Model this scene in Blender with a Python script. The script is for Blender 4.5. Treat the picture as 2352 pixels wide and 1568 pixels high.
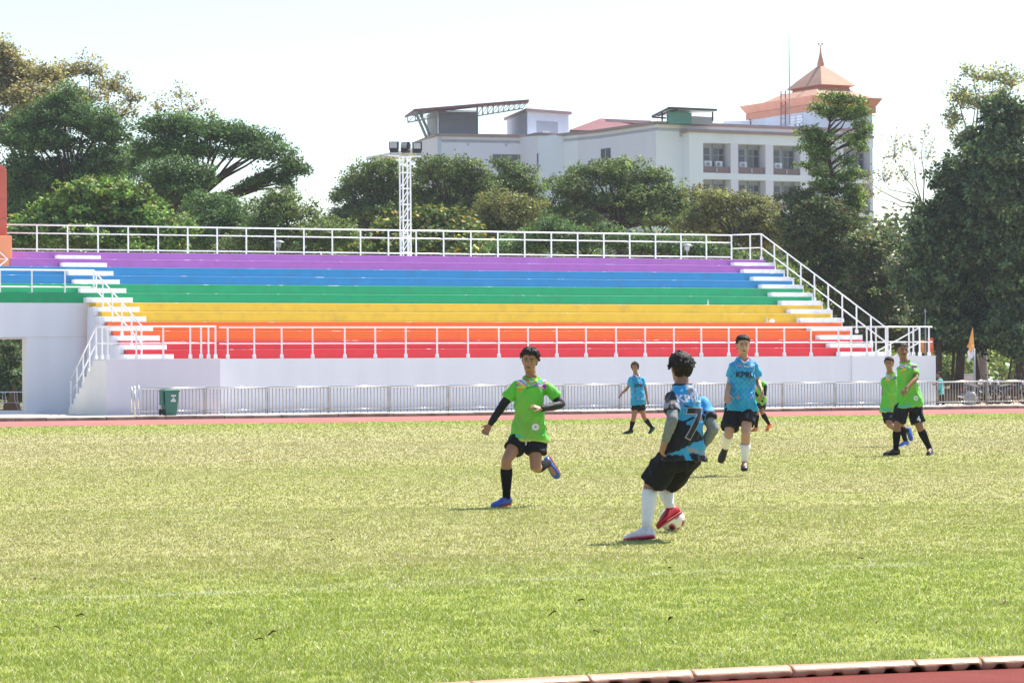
import bpy, bmesh, math, random
import numpy as np
from mathutils import Vector, Matrix
for o in list(bpy.data.objects): bpy.data.objects.remove(o)
SC = bpy.context.scene
R_ = math.radians
# ------------------------------------------------------------------ camera, sky, sun, exposure
CAM_H = 1.3
F_PX = 6860.0            # focal length in units of a picture 2352 wide
cd = bpy.data.cameras.new('camera'); cam = bpy.data.objects.new('camera', cd)
SC.collection.objects.link(cam); SC.camera = cam
cd.sensor_width = 36.0; cd.lens = F_PX / 2352 * 36.0
cd.clip_start = 0.5; cd.clip_end = 6000
PITCH = math.atan((867.0 - 784.0) / F_PX); ROLL = 0.00725
M_CAM = Matrix.Rotation(R_(90) + PITCH, 3, 'X') @ Matrix.Rotation(-ROLL, 3, 'Z')
cam.location = (0, 0, CAM_H); cam.rotation_euler = M_CAM.to_euler()
cd.dof.use_dof = False

SUN_EL, SUN_PHI = R_(57), R_(42)          # elevation; angle from +X towards +Y
w = bpy.data.worlds.new('World'); SC.world = w; w.use_nodes = True
nt = w.node_tree; bg = nt.nodes['Background']
sky = nt.nodes.new('ShaderNodeTexSky'); sky.sky_type = 'NISHITA'; sky.sun_disc = False
sky.sun_elevation = SUN_EL; sky.sun_rotation = R_(90) - SUN_PHI
sky.air_density = 1.0; sky.dust_density = .8; sky.ozone_density = 1.0; sky.altitude = 50
nt.links.new(sky.outputs[0], bg.inputs[0]); bg.inputs[1].default_value = 0.11
sd = bpy.data.lights.new('sun', 'SUN'); sun = bpy.data.objects.new('sun', sd); SC.collection.objects.link(sun)
sd.energy = 4.8; sd.angle = R_(0.6); sd.color = (1.0, 0.94, 0.84)
sv = Vector((math.cos(SUN_EL) * math.cos(SUN_PHI), math.cos(SUN_EL) * math.sin(SUN_PHI), math.sin(SUN_EL)))
sun.rotation_euler = sv.to_track_quat('Z', 'Y').to_euler(); sun.location = (30, 40, 60)
SC.view_settings.view_transform = 'Standard'; SC.view_settings.look = 'None'
SC.view_settings.exposure = 1.0; SC.view_settings.gamma = 1.0
SC.render.engine = 'CYCLES'
SC.cycles.max_bounces = 8; SC.cycles.transparent_max_bounces = 8

# ------------------------------------------------------------------ survey helpers
def at(px, py, Y):
    """the point at distance Y seen along the photograph's line of sight (px, py), picture 2352 x 1568"""
    d = M_CAM @ Vector(((px - 1176) / F_PX, (784 - py) / F_PX, -1.0))
    return Vector((0, 0, CAM_H)) + d * (Y / d.y)
TH = R_(24.56); CT, ST = math.cos(TH), math.sin(TH)
U = Vector((CT, ST, 0)); N = Vector((-ST, CT, 0)); O0 = Vector((0, 115.65, 0))
def S(s, d, z=0.0):
    """point of the stadium grid: s metres along the stand, d metres back from the steel fence"""
    return O0 + U * s + N * d + Vector((0, 0, z))
def s_of(px, d):
    k = (px - 1176) / F_PX
    return (k * (O0.y + d * CT) + d * ST) / (CT - k * ST)

# ------------------------------------------------------------------ numpy noise
def _h(ix, iy, iz, seed):
    n = (ix * 374761393 + iy * 668265263 + iz * 2147483647 + seed * 974634777) & 0xffffffff
    n = ((n ^ (n >> 13)) * 1274126177) & 0xffffffff
    n = (n ^ (n >> 16)) & 0xffffffff
    return n / 4294967295.0
def vnoise(p, seed=0):
    p = np.asarray(p, dtype=np.float64)
    i = np.floor(p).astype(np.int64); f = p - i; f = f * f * (3 - 2 * f)
    r = 0
    for a in (0, 1):
        for b in (0, 1):
            for c in (0, 1):
                wgt = (f[:, 0] if a else 1 - f[:, 0]) * (f[:, 1] if b else 1 - f[:, 1]) * (f[:, 2] if c else 1 - f[:, 2])
                r = r + wgt * _h(i[:, 0] + a, i[:, 1] + b, i[:, 2] + c, seed)
    return r
def fnoise(p, seed=0, octs=3):
    p = np.asarray(p, dtype=np.float64); r = 0; a = 1; t = 0
    for k in range(octs):
        r = r + a * vnoise(p * 2 ** k + 17.3 * k, seed + k); t += a; a *= .5
    return r / t

# ------------------------------------------------------------------ mesh builder
class MB:
    def __init__(s): s.v = []; s.f = []; s.n = 0
    def add(s, vs, fs):
        b = s.n
        s.v += [tuple(v) for v in vs]; s.n += len(vs)
        s.f += [tuple(i + b for i in f) for f in fs]
    def hexa(s, c):     # 8 corners: bottom 4 ccw, top 4 ccw
        s.add(c, [(3, 2, 1, 0), (4, 5, 6, 7), (0, 1, 5, 4), (1, 2, 6, 5), (2, 3, 7, 6), (3, 0, 4, 7)])
    def box(s, o, ax, ay, az):
        o, ax, ay, az = map(Vector, (o, ax, ay, az))
        s.hexa([o, o + ax, o + ax + ay, o + ay, o + az, o + ax + az, o + ax + ay + az, o + ay + az])
    def sbox(s, s0, s1, d0, d1, z0, z1):   # box in the stadium grid
        s.box(S(s0, d0, z0), U * (s1 - s0), N * (d1 - d0), Vector((0, 0, z1 - z0)))
    def cbox(s, c, x, y, z, rz=0):         # centred box, yaw rz
        c = Vector(c); a = Vector((math.cos(rz), math.sin(rz), 0)); b = Vector((-math.sin(rz), math.cos(rz), 0))
        s.box(c - a * x / 2 - b * y / 2 - Vector((0, 0, z / 2)), a * x, b * y, Vector((0, 0, z)))
    def prism(s, pts, h):                  # polygon extruded by vector h
        n = len(pts); h = Vector(h); pts = [Vector(p) for p in pts]
        s.add(pts + [p + h for p in pts], [tuple(range(n))[::-1], tuple(range(n, 2 * n))] + [(i, (i + 1) % n, n + (i + 1) % n, n + i) for i in range(n)])
    def bar(s, a, b, w, h=None, up=(0, 0, 1)):   # rectangular bar between two points
        a, b = Vector(a), Vector(b); h = h or w; t = (b - a).normalized(); up = Vector(up)
        if abs(t.dot(up)) > .98: up = Vector(U)
        x = t.cross(up).normalized(); y = x.cross(t).normalized()
        s.box(a - x * w / 2 - y * h / 2, x * w, y * h, b - a)
    def tube(s, pts, rad, n=8, ref=None, cap=True):
        pts = [Vector(p) for p in pts]; m = len(pts)
        if not hasattr(rad, '__len__'): rad = [rad] * m
        rings = []; x = None
        for i, p in enumerate(pts):
            t = (pts[min(i + 1, m - 1)] - pts[max(i - 1, 0)])
            t = t.normalized() if t.length > 1e-9 else Vector((0, 0, 1))
            if x is None:
                x = Vector(ref) if ref is not None else (Vector((0, 0, 1)) if abs(t.z) < .9 else Vector((1, 0, 0)))
            x = x - t * x.dot(t); x = x.normalized() if x.length > 1e-6 else t.orthogonal().normalized()
            y = t.cross(x)
            r = rad[i]; ra, rb = (r if hasattr(r, '__len__') else (r, r))
            rings.append([p + x * ra * math.cos(2 * math.pi * k / n) + y * rb * math.sin(2 * math.pi * k / n) for k in range(n)])
        s.loft(rings, cap)
    def loft(s, rings, cap=True):
        n = len(rings[0]); vs = [v for r in rings for v in r]; fs = []
        for i in range(len(rings) - 1):
            for k in range(n):
                k2 = (k + 1) % n
                fs.append((i * n + k, i * n + k2, (i + 1) * n + k2, (i + 1) * n + k))
        if cap:
            fs.append(tuple(range(n))[::-1]); fs.append(tuple(range((len(rings) - 1) * n, len(rings) * n)))
        s.add(vs, fs)
    def ball(s, c, rx, ry=None, rz=None, n=12, m=8, mat=None):
        ry = ry or rx; rz = rz or rx; c = Vector(c); rings = []
        for i in range(1, m):
            a = math.pi * i / m
            ring = []
            for k in range(n):
                b = 2 * math.pi * k / n
                v = Vector((rx * math.sin(a) * math.cos(b), ry * math.sin(a) * math.sin(b), -rz * math.cos(a)))
                if mat is not None: v = mat @ v
                ring.append(c + v)
            rings.append(ring)
        vs = [v for r in rings for v in r]; nb = len(vs)
        lo = Vector((0, 0, -rz)); hi = Vector((0, 0, rz))
        if mat is not None: lo = mat @ lo; hi = mat @ hi
        vs += [c + lo, c + hi]
        fs = [(nb, (k + 1) % n, k) for k in range(n)]
        for i in range(m - 2):
            for k in range(n):
                k2 = (k + 1) % n; fs.append((i * n + k, i * n + k2, (i + 1) * n + k2, (i + 1) * n + k))
        q = (m - 2) * n; fs += [(nb + 1, q + k, q + (k + 1) % n) for k in range(n)]
        s.add(vs, fs)
    def mesh(s, name, loc=(0, 0, 0)):
        me = bpy.data.meshes.new(name); L = Vector(loc)
        me.from_pydata([(v[0] - L.x, v[1] - L.y, v[2] - L.z) for v in s.v], [], s.f); me.update()
        return me
    def build(s, name, mat, parent=None, loc=None, smooth=False, bevel=0, **tags):
        if parent is not None: loc = wloc(parent)
        elif loc is None: loc = (0, 0, 0)
        me = s.mesh(name, loc)
        bm = bmesh.new(); bm.from_mesh(me); bmesh.ops.recalc_face_normals(bm, faces=bm.faces); bm.to_mesh(me); bm.free()
        if smooth: me.polygons.foreach_set('use_smooth', [True] * len(me.polygons))
        o = put(name, me, mat, parent, loc, **tags)
        if bevel:
            b = o.modifiers.new('bevel', 'BEVEL'); b.width = bevel; b.segments = 2; b.limit_method = 'ANGLE'
        return o
def wloc(o):
    v = Vector(o.location)
    while o.parent: o = o.parent; v = v + Vector(o.location)
    return v
def put(name, me, mat, parent=None, loc=(0, 0, 0), **tags):
    o = bpy.data.objects.new(name, me)
    SC.collection.objects.link(o)
    if mat is not None:
        for m in (mat if isinstance(mat, (list, tuple)) else [mat]): me.materials.append(m)
    if parent is not None: o.parent = parent
    else: o.location = loc
    for k, v in tags.items():
        if v: o[k] = v
    return o
def thing(name, label, category, loc=(0, 0, 0), group=None):
    o = bpy.data.objects.new(name, None); o.empty_display_size = .3
    SC.collection.objects.link(o); o.location = loc; o['label'] = label; o['category'] = category
    if group: o['group'] = group
    return o
def copy_tree(o, parent=None, loc=None, rz=None, label=None, scale=None):
    c = o.copy(); SC.collection.objects.link(c)
    if parent is not None: c.parent = parent
    if loc is not None: c.location = loc
    if rz is not None: c.rotation_euler = (0, 0, rz)
    if scale is not None: c.scale = scale if hasattr(scale, '__len__') else (scale,) * 3
    if label: c['label'] = label
    for ch in list(o.children): copy_tree(ch, c)
    return c

# ------------------------------------------------------------------ materials
def mat_new(name):
    m = bpy.data.materials.new(name); m.use_nodes = True
    nt = m.node_tree; b = nt.nodes['Principled BSDF']
    return m, nt, b
def paint(name, col, rough=.55, var=.06, scale=3.0, bump=.0, bscale=60, spec=.4, metal=0, dirt=None, dirt_amt=.0, dirt_scale=1.2, streak=False):
    """plain painted or coated surface with faint large and small variation, optional dirt blotches"""
    m, nt, b = mat_new(name); L = nt.links
    tc = nt.nodes.new('ShaderNodeNewGeometry'); src = tc.outputs['Position']
    if streak:
        mp = nt.nodes.new('ShaderNodeMapping'); mp.inputs['Scale'].default_value = (1, 1, .12); L.new(src, mp.inputs[0]); src2 = mp.outputs[0]
    else: src2 = src
    n1 = nt.nodes.new('ShaderNodeTexNoise'); n1.inputs['Scale'].default_value = scale; n1.inputs['Detail'].default_value = 6
    L.new(src2, n1.inputs['Vector'])
    r = nt.nodes.new('ShaderNodeMapRange'); r.inputs[1].default_value = .3; r.inputs[2].default_value = .7
    r.inputs[3].default_value = 1 - var; r.inputs[4].default_value = 1 + var
    L.new(n1.outputs[0], r.inputs[0])
    mx = nt.nodes.new('ShaderNodeMix'); mx.data_type = 'RGBA'; mx.blend_type = 'MULTIPLY'; mx.inputs[0].default_value = 1
    mx.inputs[6].default_value = (*col, 1); L.new(r.outputs[0], mx.inputs[7])
    out = mx.outputs[2]
    if dirt:
        n2 = nt.nodes.new('ShaderNodeTexNoise'); n2.inputs['Scale'].default_value = dirt_scale; n2.inputs['Detail'].default_value = 8
        L.new(src2, n2.inputs['Vector'])
        r2 = nt.nodes.new('ShaderNodeMapRange'); r2.inputs[1].default_value = .52; r2.inputs[2].default_value = .75; r2.inputs[3].default_value = 0; r2.inputs[4].default_value = dirt_amt
        L.new(n2.outputs[0], r2.inputs[0])
        m2 = nt.nodes.new('ShaderNodeMix'); m2.data_type = 'RGBA'; L.new(r2.outputs[0], m2.inputs[0]); L.new(out, m2.inputs[6]); m2.inputs[7].default_value = (*dirt, 1)
        out = m2.outputs[2]
    L.new(out, b.inputs['Base Color'])
    b.inputs['Roughness'].default_value = rough; b.inputs['Metallic'].default_value = metal
    b.inputs['Specular IOR Level'].default_value = spec
    if bump:
        n3 = nt.nodes.new('ShaderNodeTexNoise'); n3.inputs['Scale'].default_value = bscale; n3.inputs['Detail'].default_value = 4
        L.new(src, n3.inputs['Vector'])
        bp = nt.nodes.new('ShaderNodeBump'); bp.inputs['Strength'].default_value = bump; bp.inputs['Distance'].default_value = .01
        L.new(n3.outputs[0], bp.inputs['Height']); L.new(bp.outputs[0], b.inputs['Normal'])
    return m
def attr_mat(name, rough=.7, sheen=0, trans=0, spec=.3, bump=0, bscale=400, tint=(1, 1, 1)):
    """colour comes from the mesh's own 'col' attribute"""
    m, nt, b = mat_new(name); L = nt.links
    a = nt.nodes.new('ShaderNodeAttribute'); a.attribute_name = 'col'
    L.new(a.outputs['Color'], b.inputs['Base Color'])
    b.inputs['Roughness'].default_value = rough; b.inputs['Specular IOR Level'].default_value = spec
    if sheen: b.inputs['Sheen Weight'].default_value = sheen
    if bump:
        g = nt.nodes.new('ShaderNodeNewGeometry'); n3 = nt.nodes.new('ShaderNodeTexNoise'); n3.inputs['Scale'].default_value = bscale
        L.new(g.outputs['Position'], n3.inputs['Vector'])
        bp = nt.nodes.new('ShaderNodeBump'); bp.inputs['Strength'].default_value = bump; bp.inputs['Distance'].default_value = .004
        L.new(n3.outputs[0], bp.inputs['Height']); L.new(bp.outputs[0], b.inputs['Normal'])
    if trans:
        t = nt.nodes.new('ShaderNodeBsdfTranslucent'); mc = nt.nodes.new('ShaderNodeMix'); mc.data_type = 'RGBA'; mc.blend_type = 'MULTIPLY'
        mc.inputs[0].default_value = 1; L.new(a.outputs['Color'], mc.inputs[6]); mc.inputs[7].default_value = (*tint, 1)
        L.new(mc.outputs[2], t.inputs[0])
        mxs = nt.nodes.new('ShaderNodeMixShader'); mxs.inputs[0].default_value = trans
        L.new(b.outputs[0], mxs.inputs[1]); L.new(t.outputs[0], mxs.inputs[2])
        L.new(mxs.outputs[0], nt.nodes['Material Output'].inputs[0])
    return m
def set_col(me, cols, domain='POINT'):
    a = me.color_attributes.new('col', 'FLOAT_COLOR', domain)
    c = np.ones((len(cols), 4), dtype=np.float32); c[:, :3] = cols
    a.data.foreach_set('color', c.ravel())
W_ = (.80, .80, .82)
MT = dict(
    white=paint('white wall paint', (.76, .77, .82), .7, .02, 1.5, .15, 40, .2, dirt=(.60, .61, .66), dirt_amt=.25, dirt_scale=.8, streak=True),
    lav=paint('lavender wall paint', (.68, .64, .72), .7, .02, 1.5, .15, 40, .2, dirt=(.56, .55, .62), dirt_amt=.15, streak=True),
    cream=paint('cream white paint', (.80, .78, .74), .7, .03, 1.5, .1, 40, .2),
    rail=paint('white rail paint', (.85, .85, .86), .3, .02, 6),
    trim=paint('step white paint', (.82, .82, .84), .6, .04, 5, .1, 50, .2, dirt=(.5, .48, .45), dirt_amt=.35, dirt_scale=4),
    steel=paint('stainless tube', (.36, .30, .24), .38, .08, 5, spec=.5, metal=.45),
    steel2=paint('bright stainless rail', (.72, .69, .64), .25, .05, 5, spec=.5, metal=.8),
    concrete=paint('weathered concrete', (.24, .19, .155), .9, .25, 2.5, .6, 30, .1, dirt=(.06, .05, .04), dirt_amt=.85, dirt_scale=1.2),
    apron=paint('pale concrete apron', (.52, .48, .44), .9, .10, .8, .3, 20, .1, dirt=(.30, .27, .24), dirt_amt=.4),
    track=paint('red rubber track', (.34, .14, .125), .9, .08, 2.0, .5, 160, .1, dirt=(.55, .27, .24), dirt_amt=.4, dirt_scale=.7),
    lane=paint('lane line paint', (.75, .72, .70), .8, .08, 20),
    binm=paint('green bin plastic', (.010, .115, .080), .38, .06, 4, spec=.5),
    black=paint('black plastic', (.015, .015, .017), .45, .1, 8),
    rubber=paint('tyre rubber', (.02, .02, .02), .8, .1, 8),
    lampblack=paint('lamp housing', (.03, .03, .035), .5, .1, 8),
    galv=paint('grey galvanised pole', (.30, .33, .36), .5, .08, 3, metal=.2),
    darkwin=paint('dark window', (.05, .055, .07), .12, .1, .5, spec=.6),
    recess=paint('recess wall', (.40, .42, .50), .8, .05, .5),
    winframe=paint('window frame', (.30, .31, .37), .5, .04, 1),
    frame=paint('grey frame', (.50, .50, .54), .5, .04, 1),
    bwall=paint('building wall', (.86, .87, .92), .8, .03, .25, .05, 8, .1, dirt=(.55, .56, .60), dirt_amt=.5, dirt_scale=.18, streak=True),
    bpink=paint('building lilac wall', (.82, .78, .87), .8, .03, .25, .05, 8, .1, dirt=(.58, .55, .62), dirt_amt=.3, dirt_scale=.2, streak=True),
    bblue=paint('tower blue grey wall', (.56, .61, .70), .8, .05, .4, .05, 8, .1, dirt=(.42, .45, .52), dirt_amt=.5, dirt_scale=.3, streak=True),
    cornice=paint('brown cornice', (.34, .24, .23), .6, .1, .6),
    parapet=paint('brown parapet', (.25, .16, .16), .7, .08, .6),
    redroof=paint('red metal roof', (.22, .075, .08), .5, .1, .6),
    copper=paint('copper roof band', (.55, .22, .13), .45, .06, .8),
    copper2=paint('pale copper pyramid roof', (.50, .31, .23), .9, .05, .7, spec=.05),
    louv=paint('grey louvre', (.34, .35, .38), .5, .06, 1.0),
    teal=paint('teal sheet', (.08, .27, .24), .6, .1, 1.5),
    clear=paint('pale roof sheet', (.62, .64, .62), .3, .05, 1.5),
    bark=paint('bark', (.085, .062, .048), .9, .25, 3, .8, 12, .1),
    barkg=paint('pale grey bark', (.26, .22, .18), .9, .2, 3, .6, 12, .1),
    orange=paint('orange pillar paint', (.80, .31, .16), .65, .06, 1.2, .1, 30, .2, dirt=(.5, .2, .12), dirt_amt=.3),
    redor=paint('faded red pillar paint', (.50, .125, .09), .65, .06, 1.2, .1, 30, .2),
    kerbm=paint('pale copper kerb', (.40, .225, .14), .50, .12, 3, .15, 60, .35, metal=.1, dirt=(.50, .34, .24), dirt_amt=.7, dirt_scale=5),
    soil=paint('dry leaf litter', (.20, .12, .07), .95, .4, 2.2, .8, 6, .1, dirt=(.36, .24, .13), dirt_amt=.7, dirt_scale=1.3),
)
# ================================================================== THE GROUND
NK = Vector((0, 12.66, 0)); KA = R_(17)          # a point of the near kerb's pitch side and the kerb's direction
KU = Vector((math.cos(KA), math.sin(KA), 0)); KN = Vector((-math.sin(KA), math.cos(KA), 0))
def KY(x):
    """the near kerb curves gently: y of its pitch side at x"""
    x = np.asarray(x, float); q = np.clip(x, -2, 3.2)
    return 12.443 + .475 * q - .043 * q * q + np.where(x < -2, (x + 2) * .40, 0) + np.where(x > 3.2, (x - 3.2) * .2, 0)
def grass_rgb(x, y, fine=True):
    """colour of the turf at world x, y: mown green, dry straw patches in the middle of the pitch"""
    x = np.asarray(x, float); y = np.asarray(y, float)
    d = -(x) * ST + (y - O0.y) * CT; s = x * CT + (y - O0.y) * ST
    big = fnoise(np.stack([s * .07, d * .12, x * 0], 1), 3, 4) - .5
    mid = fnoise(np.stack([s * .5, d * .9, x * 0], 1), 9, 3) - .5
    n3 = fnoise(np.stack([x * 2.5, y * 2.5, x * 0], 1), 15, 3) - .5
    dry = np.interp(d, [-96, -90, -85, -80, -73, -60, -45, -36, -31, -27, -22], [.10, .12, .26, .42, .56, .62, .68, .62, .32, .12, .15])
    dry = np.clip(dry + big * .8 + mid * .30 + n3 * .22, 0, 1)[:, None]
    g = np.array([.325, .372, .085]); g2 = np.array([.385, .375, .145]); t = np.array([.440, .385, .215])
    c = np.where(dry < .5, g + (g2 - g) * dry * 2, g2 + (t - g2) * (dry - .5) * 2)
    line = np.exp(-((d + 87.75 + .10 * np.sin(s * .7)) / .07) ** 2) * np.clip(fnoise(np.stack([s * 1.2, d, x * 0], 1), 31, 3) * 2.6 - .85, 0, 1)
    c = c + (np.array([.60, .62, .58]) - c) * (line * .55)[:, None]
    return c, dry[:, 0]
def pitch_far(s): return -21.9 + .12 * np.sin(s * 1.7) + .08 * np.sin(s * 4.1)
b = MB(); b.add([(-1500, -60, -.012), (1500, -60, -.012), (1500, 4000, -.012), (-1500, 4000, -.012)], [(0, 1, 2, 3)])
gm = paint('rough ground', (.20, .19, .09), .95, .3, .4, .6, 4, .1, dirt=(.28, .20, .12), dirt_amt=.7, dirt_scale=.25)
b.build('ground', gm, kind='structure')
# pitch: one sheet between the near kerb and the far track, coloured per vertex
def make_pitch():
    rows, cols = 420, 300
    vs = np.zeros((rows, cols, 3))
    for i in range(rows):
        q = (i / (rows - 1)) ** 1.6
        t = np.linspace(-1, 1, cols)
        nx_ = t * 24; near = np.stack([nx_, KY(nx_) - .01], 1)
        s = t * 75 - 5; dd = pitch_far(s)
        far = np.stack([O0.x + U.x * s + N.x * dd, O0.y + U.y * s + N.y * dd], 1)
        vs[i, :, :2] = near * (1 - q) + far * q
    p = vs.reshape(-1, 3); p[:, 2] = .0
    idx = np.arange(rows * cols).reshape(rows, cols)
    f = np.stack([idx[:-1, :-1], idx[:-1, 1:], idx[1:, 1:], idx[1:, :-1]], -1).reshape(-1, 4)
    me = bpy.data.meshes.new('pitch'); me.from_pydata(p.tolist(), [], f.tolist())
    c, _ = grass_rgb(p[:, 0], p[:, 1]); set_col(me, c * .80)
    m, nt, bs = mat_new('turf'); L = nt.links
    a = nt.nodes.new('ShaderNodeAttribute'); a.attribute_name = 'col'
    g = nt.nodes.new('ShaderNodeNewGeometry')
    mp = nt.nodes.new('ShaderNodeMapping'); mp.inputs['Scale'].default_value = (9, 2.2, 9); L.new(g.outputs['Position'], mp.inputs[0])
    n = nt.nodes.new('ShaderNodeTexNoise'); n.inputs['Scale'].default_value = 1.0; n.inputs['Detail'].default_value = 9; n.inputs['Roughness'].default_value = .75
    L.new(mp.outputs[0], n.inputs['Vector'])
    r = nt.nodes.new('ShaderNodeMapRange'); r.inputs[1].default_value = .35; r.inputs[2].default_value = .66; r.inputs[3].default_value = .86; r.inputs[4].default_value = 1.10
    L.new(n.outputs[0], r.inputs[0])
    mx = nt.nodes.new('ShaderNodeMix'); mx.data_type = 'RGBA'; mx.blend_type = 'MULTIPLY'; mx.inputs[0].default_value = 1
    L.new(a.outputs['Color'], mx.inputs[6]); L.new(r.outputs[0], mx.inputs[7]); L.new(mx.outputs[2], bs.inputs['Base Color'])
    bs.inputs['Roughness'].default_value = .95; bs.inputs['Specular IOR Level'].default_value = .1
    bp = nt.nodes.new('ShaderNodeBump'); bp.inputs['Strength'].default_value = .5; bp.inputs['Distance'].default_value = .03
    L.new(n.outputs[0], bp.inputs['Height']); L.new(bp.outputs[0], bs.inputs['Normal'])
    return put('pitch', me, m, kind='structure')
make_pitch()
# real grass blades: short tufts everywhere on the pitch, finest near the camera
def make_blades():
    rng = np.random.default_rng(5)
    P0 = []; SC_ = []
    def scatter(z0, z1, dens, marg):
        A = .1715 * (z1 ** 2 - z0 ** 2) * 1.05 + marg * 2 * (z1 - z0); n = int(A * dens)
        z = np.sqrt(rng.uniform(z0 ** 2, z1 ** 2, n)); x = rng.uniform(-1, 1, n) * (.180 * z + marg)
        return np.stack([x, z], 1)
    spec = [(10.6, 14, 7500, 1.6, .0034, .018), (14, 17, 5200, 1.6, .0040, .017), (17, 22, 3400, 1.6, .0048, .016), (22, 30, 1800, 1.8, .0065, .015), (30, 44, 700, 2, .010, .014), (44, 62, 240, 1.5, .016, .018), (62, 100, 75, 2, .026, .020)]
    V = []; C = []; t_mix = np.array([.46, .395, .24])
    for z0, z1, dens, mg, wd, ht in spec:
        p = scatter(z0, z1, dens, mg)
        near = p[:, 1] > KY(p[:, 0]) + .015
        d = -(p[:, 0]) * ST + (p[:, 1] - O0.y) * CT
        s = p[:, 0] * CT + (p[:, 1] - O0.y) * ST
        dmax = pitch_far(s)
        keep = near & (d < dmax + .05); p = p[keep]; n = len(p)
        clump = fnoise(np.stack([p[:, 0] * 7, p[:, 1] * 7, p[:, 0] * 0], 1), 77, 3)
        keep = rng.random(n) < np.clip(clump * 1.7 + .02, .3, 1); p = p[keep]; n = len(p); clump = clump[keep]
        az = rng.uniform(0, 2 * np.pi, n); lean = rng.uniform(.2, 1.9, n) * ht; h = ht * rng.uniform(.45, 1.35, n) * (.55 + clump)
        wv = wd * rng.uniform(.6, 1.4, n); wa = rng.uniform(0, 2 * np.pi, n)
        long_ = rng.random(n) < .004; h = np.where(long_, h * 2.0, h); lean = np.where(long_, lean * 3.0, lean)
        bx = np.stack([np.cos(wa) * wv, np.sin(wa) * wv, 0 * wa], 1) * .5
        base = np.stack([p[:, 0], p[:, 1], 0 * az], 1); dirv = np.stack([np.cos(az), np.sin(az), 0 * az], 1)
        mid = base + dirv * (lean * .35)[:, None]; mid[:, 2] = h * .62
        tip = base + dirv * lean[:, None]; tip[:, 2] = h
        V.append(np.stack([base - bx, base + bx, mid + bx * .8, mid - bx * .8, tip], 1))
        c, dry = grass_rgb(p[:, 0], p[:, 1])
        k = rng.random(n)[:, None]; straw = rng.random(n)[:, None] < (.10 + .55 * dry[:, None])
        far_ = np.interp(z0, [14, 30, 62], [1, .7, .35])
        cc = c * (.95 + .42 * (k - .5) * far_)
        cc = np.where(straw, (c + (np.array([.46, .385, .235]) - c) * far_) * (.99 + .42 * (k - .5) * far_), cc * np.array([.97, 1.04, .85]))
        white = rng.random(n)[:, None] < .03; cc = np.where(white, np.array([.75, .72, .62]), cc)
        C.append(np.clip(cc, 0, 1))
    V = np.concatenate(V); C = np.concatenate(C); n = len(V)
    me = bpy.data.meshes.new('grass'); nv = n * 5
    me.vertices.add(nv); me.vertices.foreach_set('co', V.reshape(-1))
    i = np.arange(n)[:, None] * 5
    loops = np.concatenate([i + np.array([[0, 1, 2, 3]]), i + np.array([[3, 2, 4]])], 1).reshape(-1)
    me.loops.add(n * 7); me.loops.foreach_set('vertex_index', loops.astype(np.int32))
    me.polygons.add(n * 2)
    st = (np.arange(n)[:, None] * 7 + np.array([[0, 4]])).reshape(-1)
    me.polygons.foreach_set('loop_start', st.astype(np.int32))
    me.update(calc_edges=True)
    set_col(me, np.repeat(C, 5, axis=0))
    put('grass', me, attr_mat('grass blade', .5, trans=.25, spec=.4, tint=(1, 1.05, .7)), kind='stuff', label='short mown grass, green near the camera and straw dry in the middle of the pitch')
    print('blades', n)
make_blades()
# running tracks
b = MB()
f_ = [S(s, float(pitch_far(s)) - .35, .005) for s in np.linspace(-80, 90, 300)]; g_ = [S(s, -10.3, .005) for s in np.linspace(-80, 90, 300)]
f_ = [S(s, -22.6, -.004) for s in (-80, 90)]; b.add([f_[0], f_[1], S(90, -10.3, -.004), S(-80, -10.3, -.004)], [(0, 1, 2, 3)])
b.build('running_track', MT['track'], kind='structure', label='far red running track below the grandstand')
b = MB(); xs_ = np.linspace(-24, 24, 120)
for x0_, x1_ in zip(xs_[:-1], xs_[1:]): b.add([(x0_, -6, .004), (x1_, -6, .004), (x1_, float(KY(x1_)) - .10, .004), (x0_, float(KY(x0_)) - .10, .004)], [(0, 1, 2, 3)])
nt_ = paint('near red track', (.22, .050, .040), .9, .12, 3.0, .9, 260, .15, dirt=(.24, .08, .06), dirt_amt=.35, dirt_scale=14)
b.build('running_track', nt_, kind='structure', label='near red running track at the lower right corner')
b = MB(); b.add([S(-80, -10.0, .018), S(60, -10.0, .018), S(60, 5.5, .018), S(-80, 5.5, .018)], [(0, 1, 2, 3)])
b.add([S(-80, 5.5, .018), S(-14.2, 5.5, .018), S(-14.2, 24, .018), S(-80, 24, .018)], [(0, 1, 2, 3)])
b.build('pavement', MT['apron'], kind='structure')
# far concrete kerb: blocks a metre long
kb = thing('track_kerb', 'low weathered concrete kerb of metre long blocks between far track and fence', 'kerb', S(0, -10.2))
for i in range(-27, 26):
    b = MB(); s0 = i * 1.02; jz = .012 * math.sin(i * 7.3); jd = .015 * math.sin(i * 3.1)
    pr = [S(s0 + .012, -10.32 + jd, -.01), S(s0 + .012, -10.30 + jd, .085 + jz), S(s0 + .012, -10.25 + jd, .115 + jz), S(s0 + .012, -10.02 + jd, .115 + jz), S(s0 + .012, -10.02 + jd, -.01)]
    b.prism(pr, U * 1.0)
    b.build('kerb_block', MT['concrete'], kb)
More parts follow.
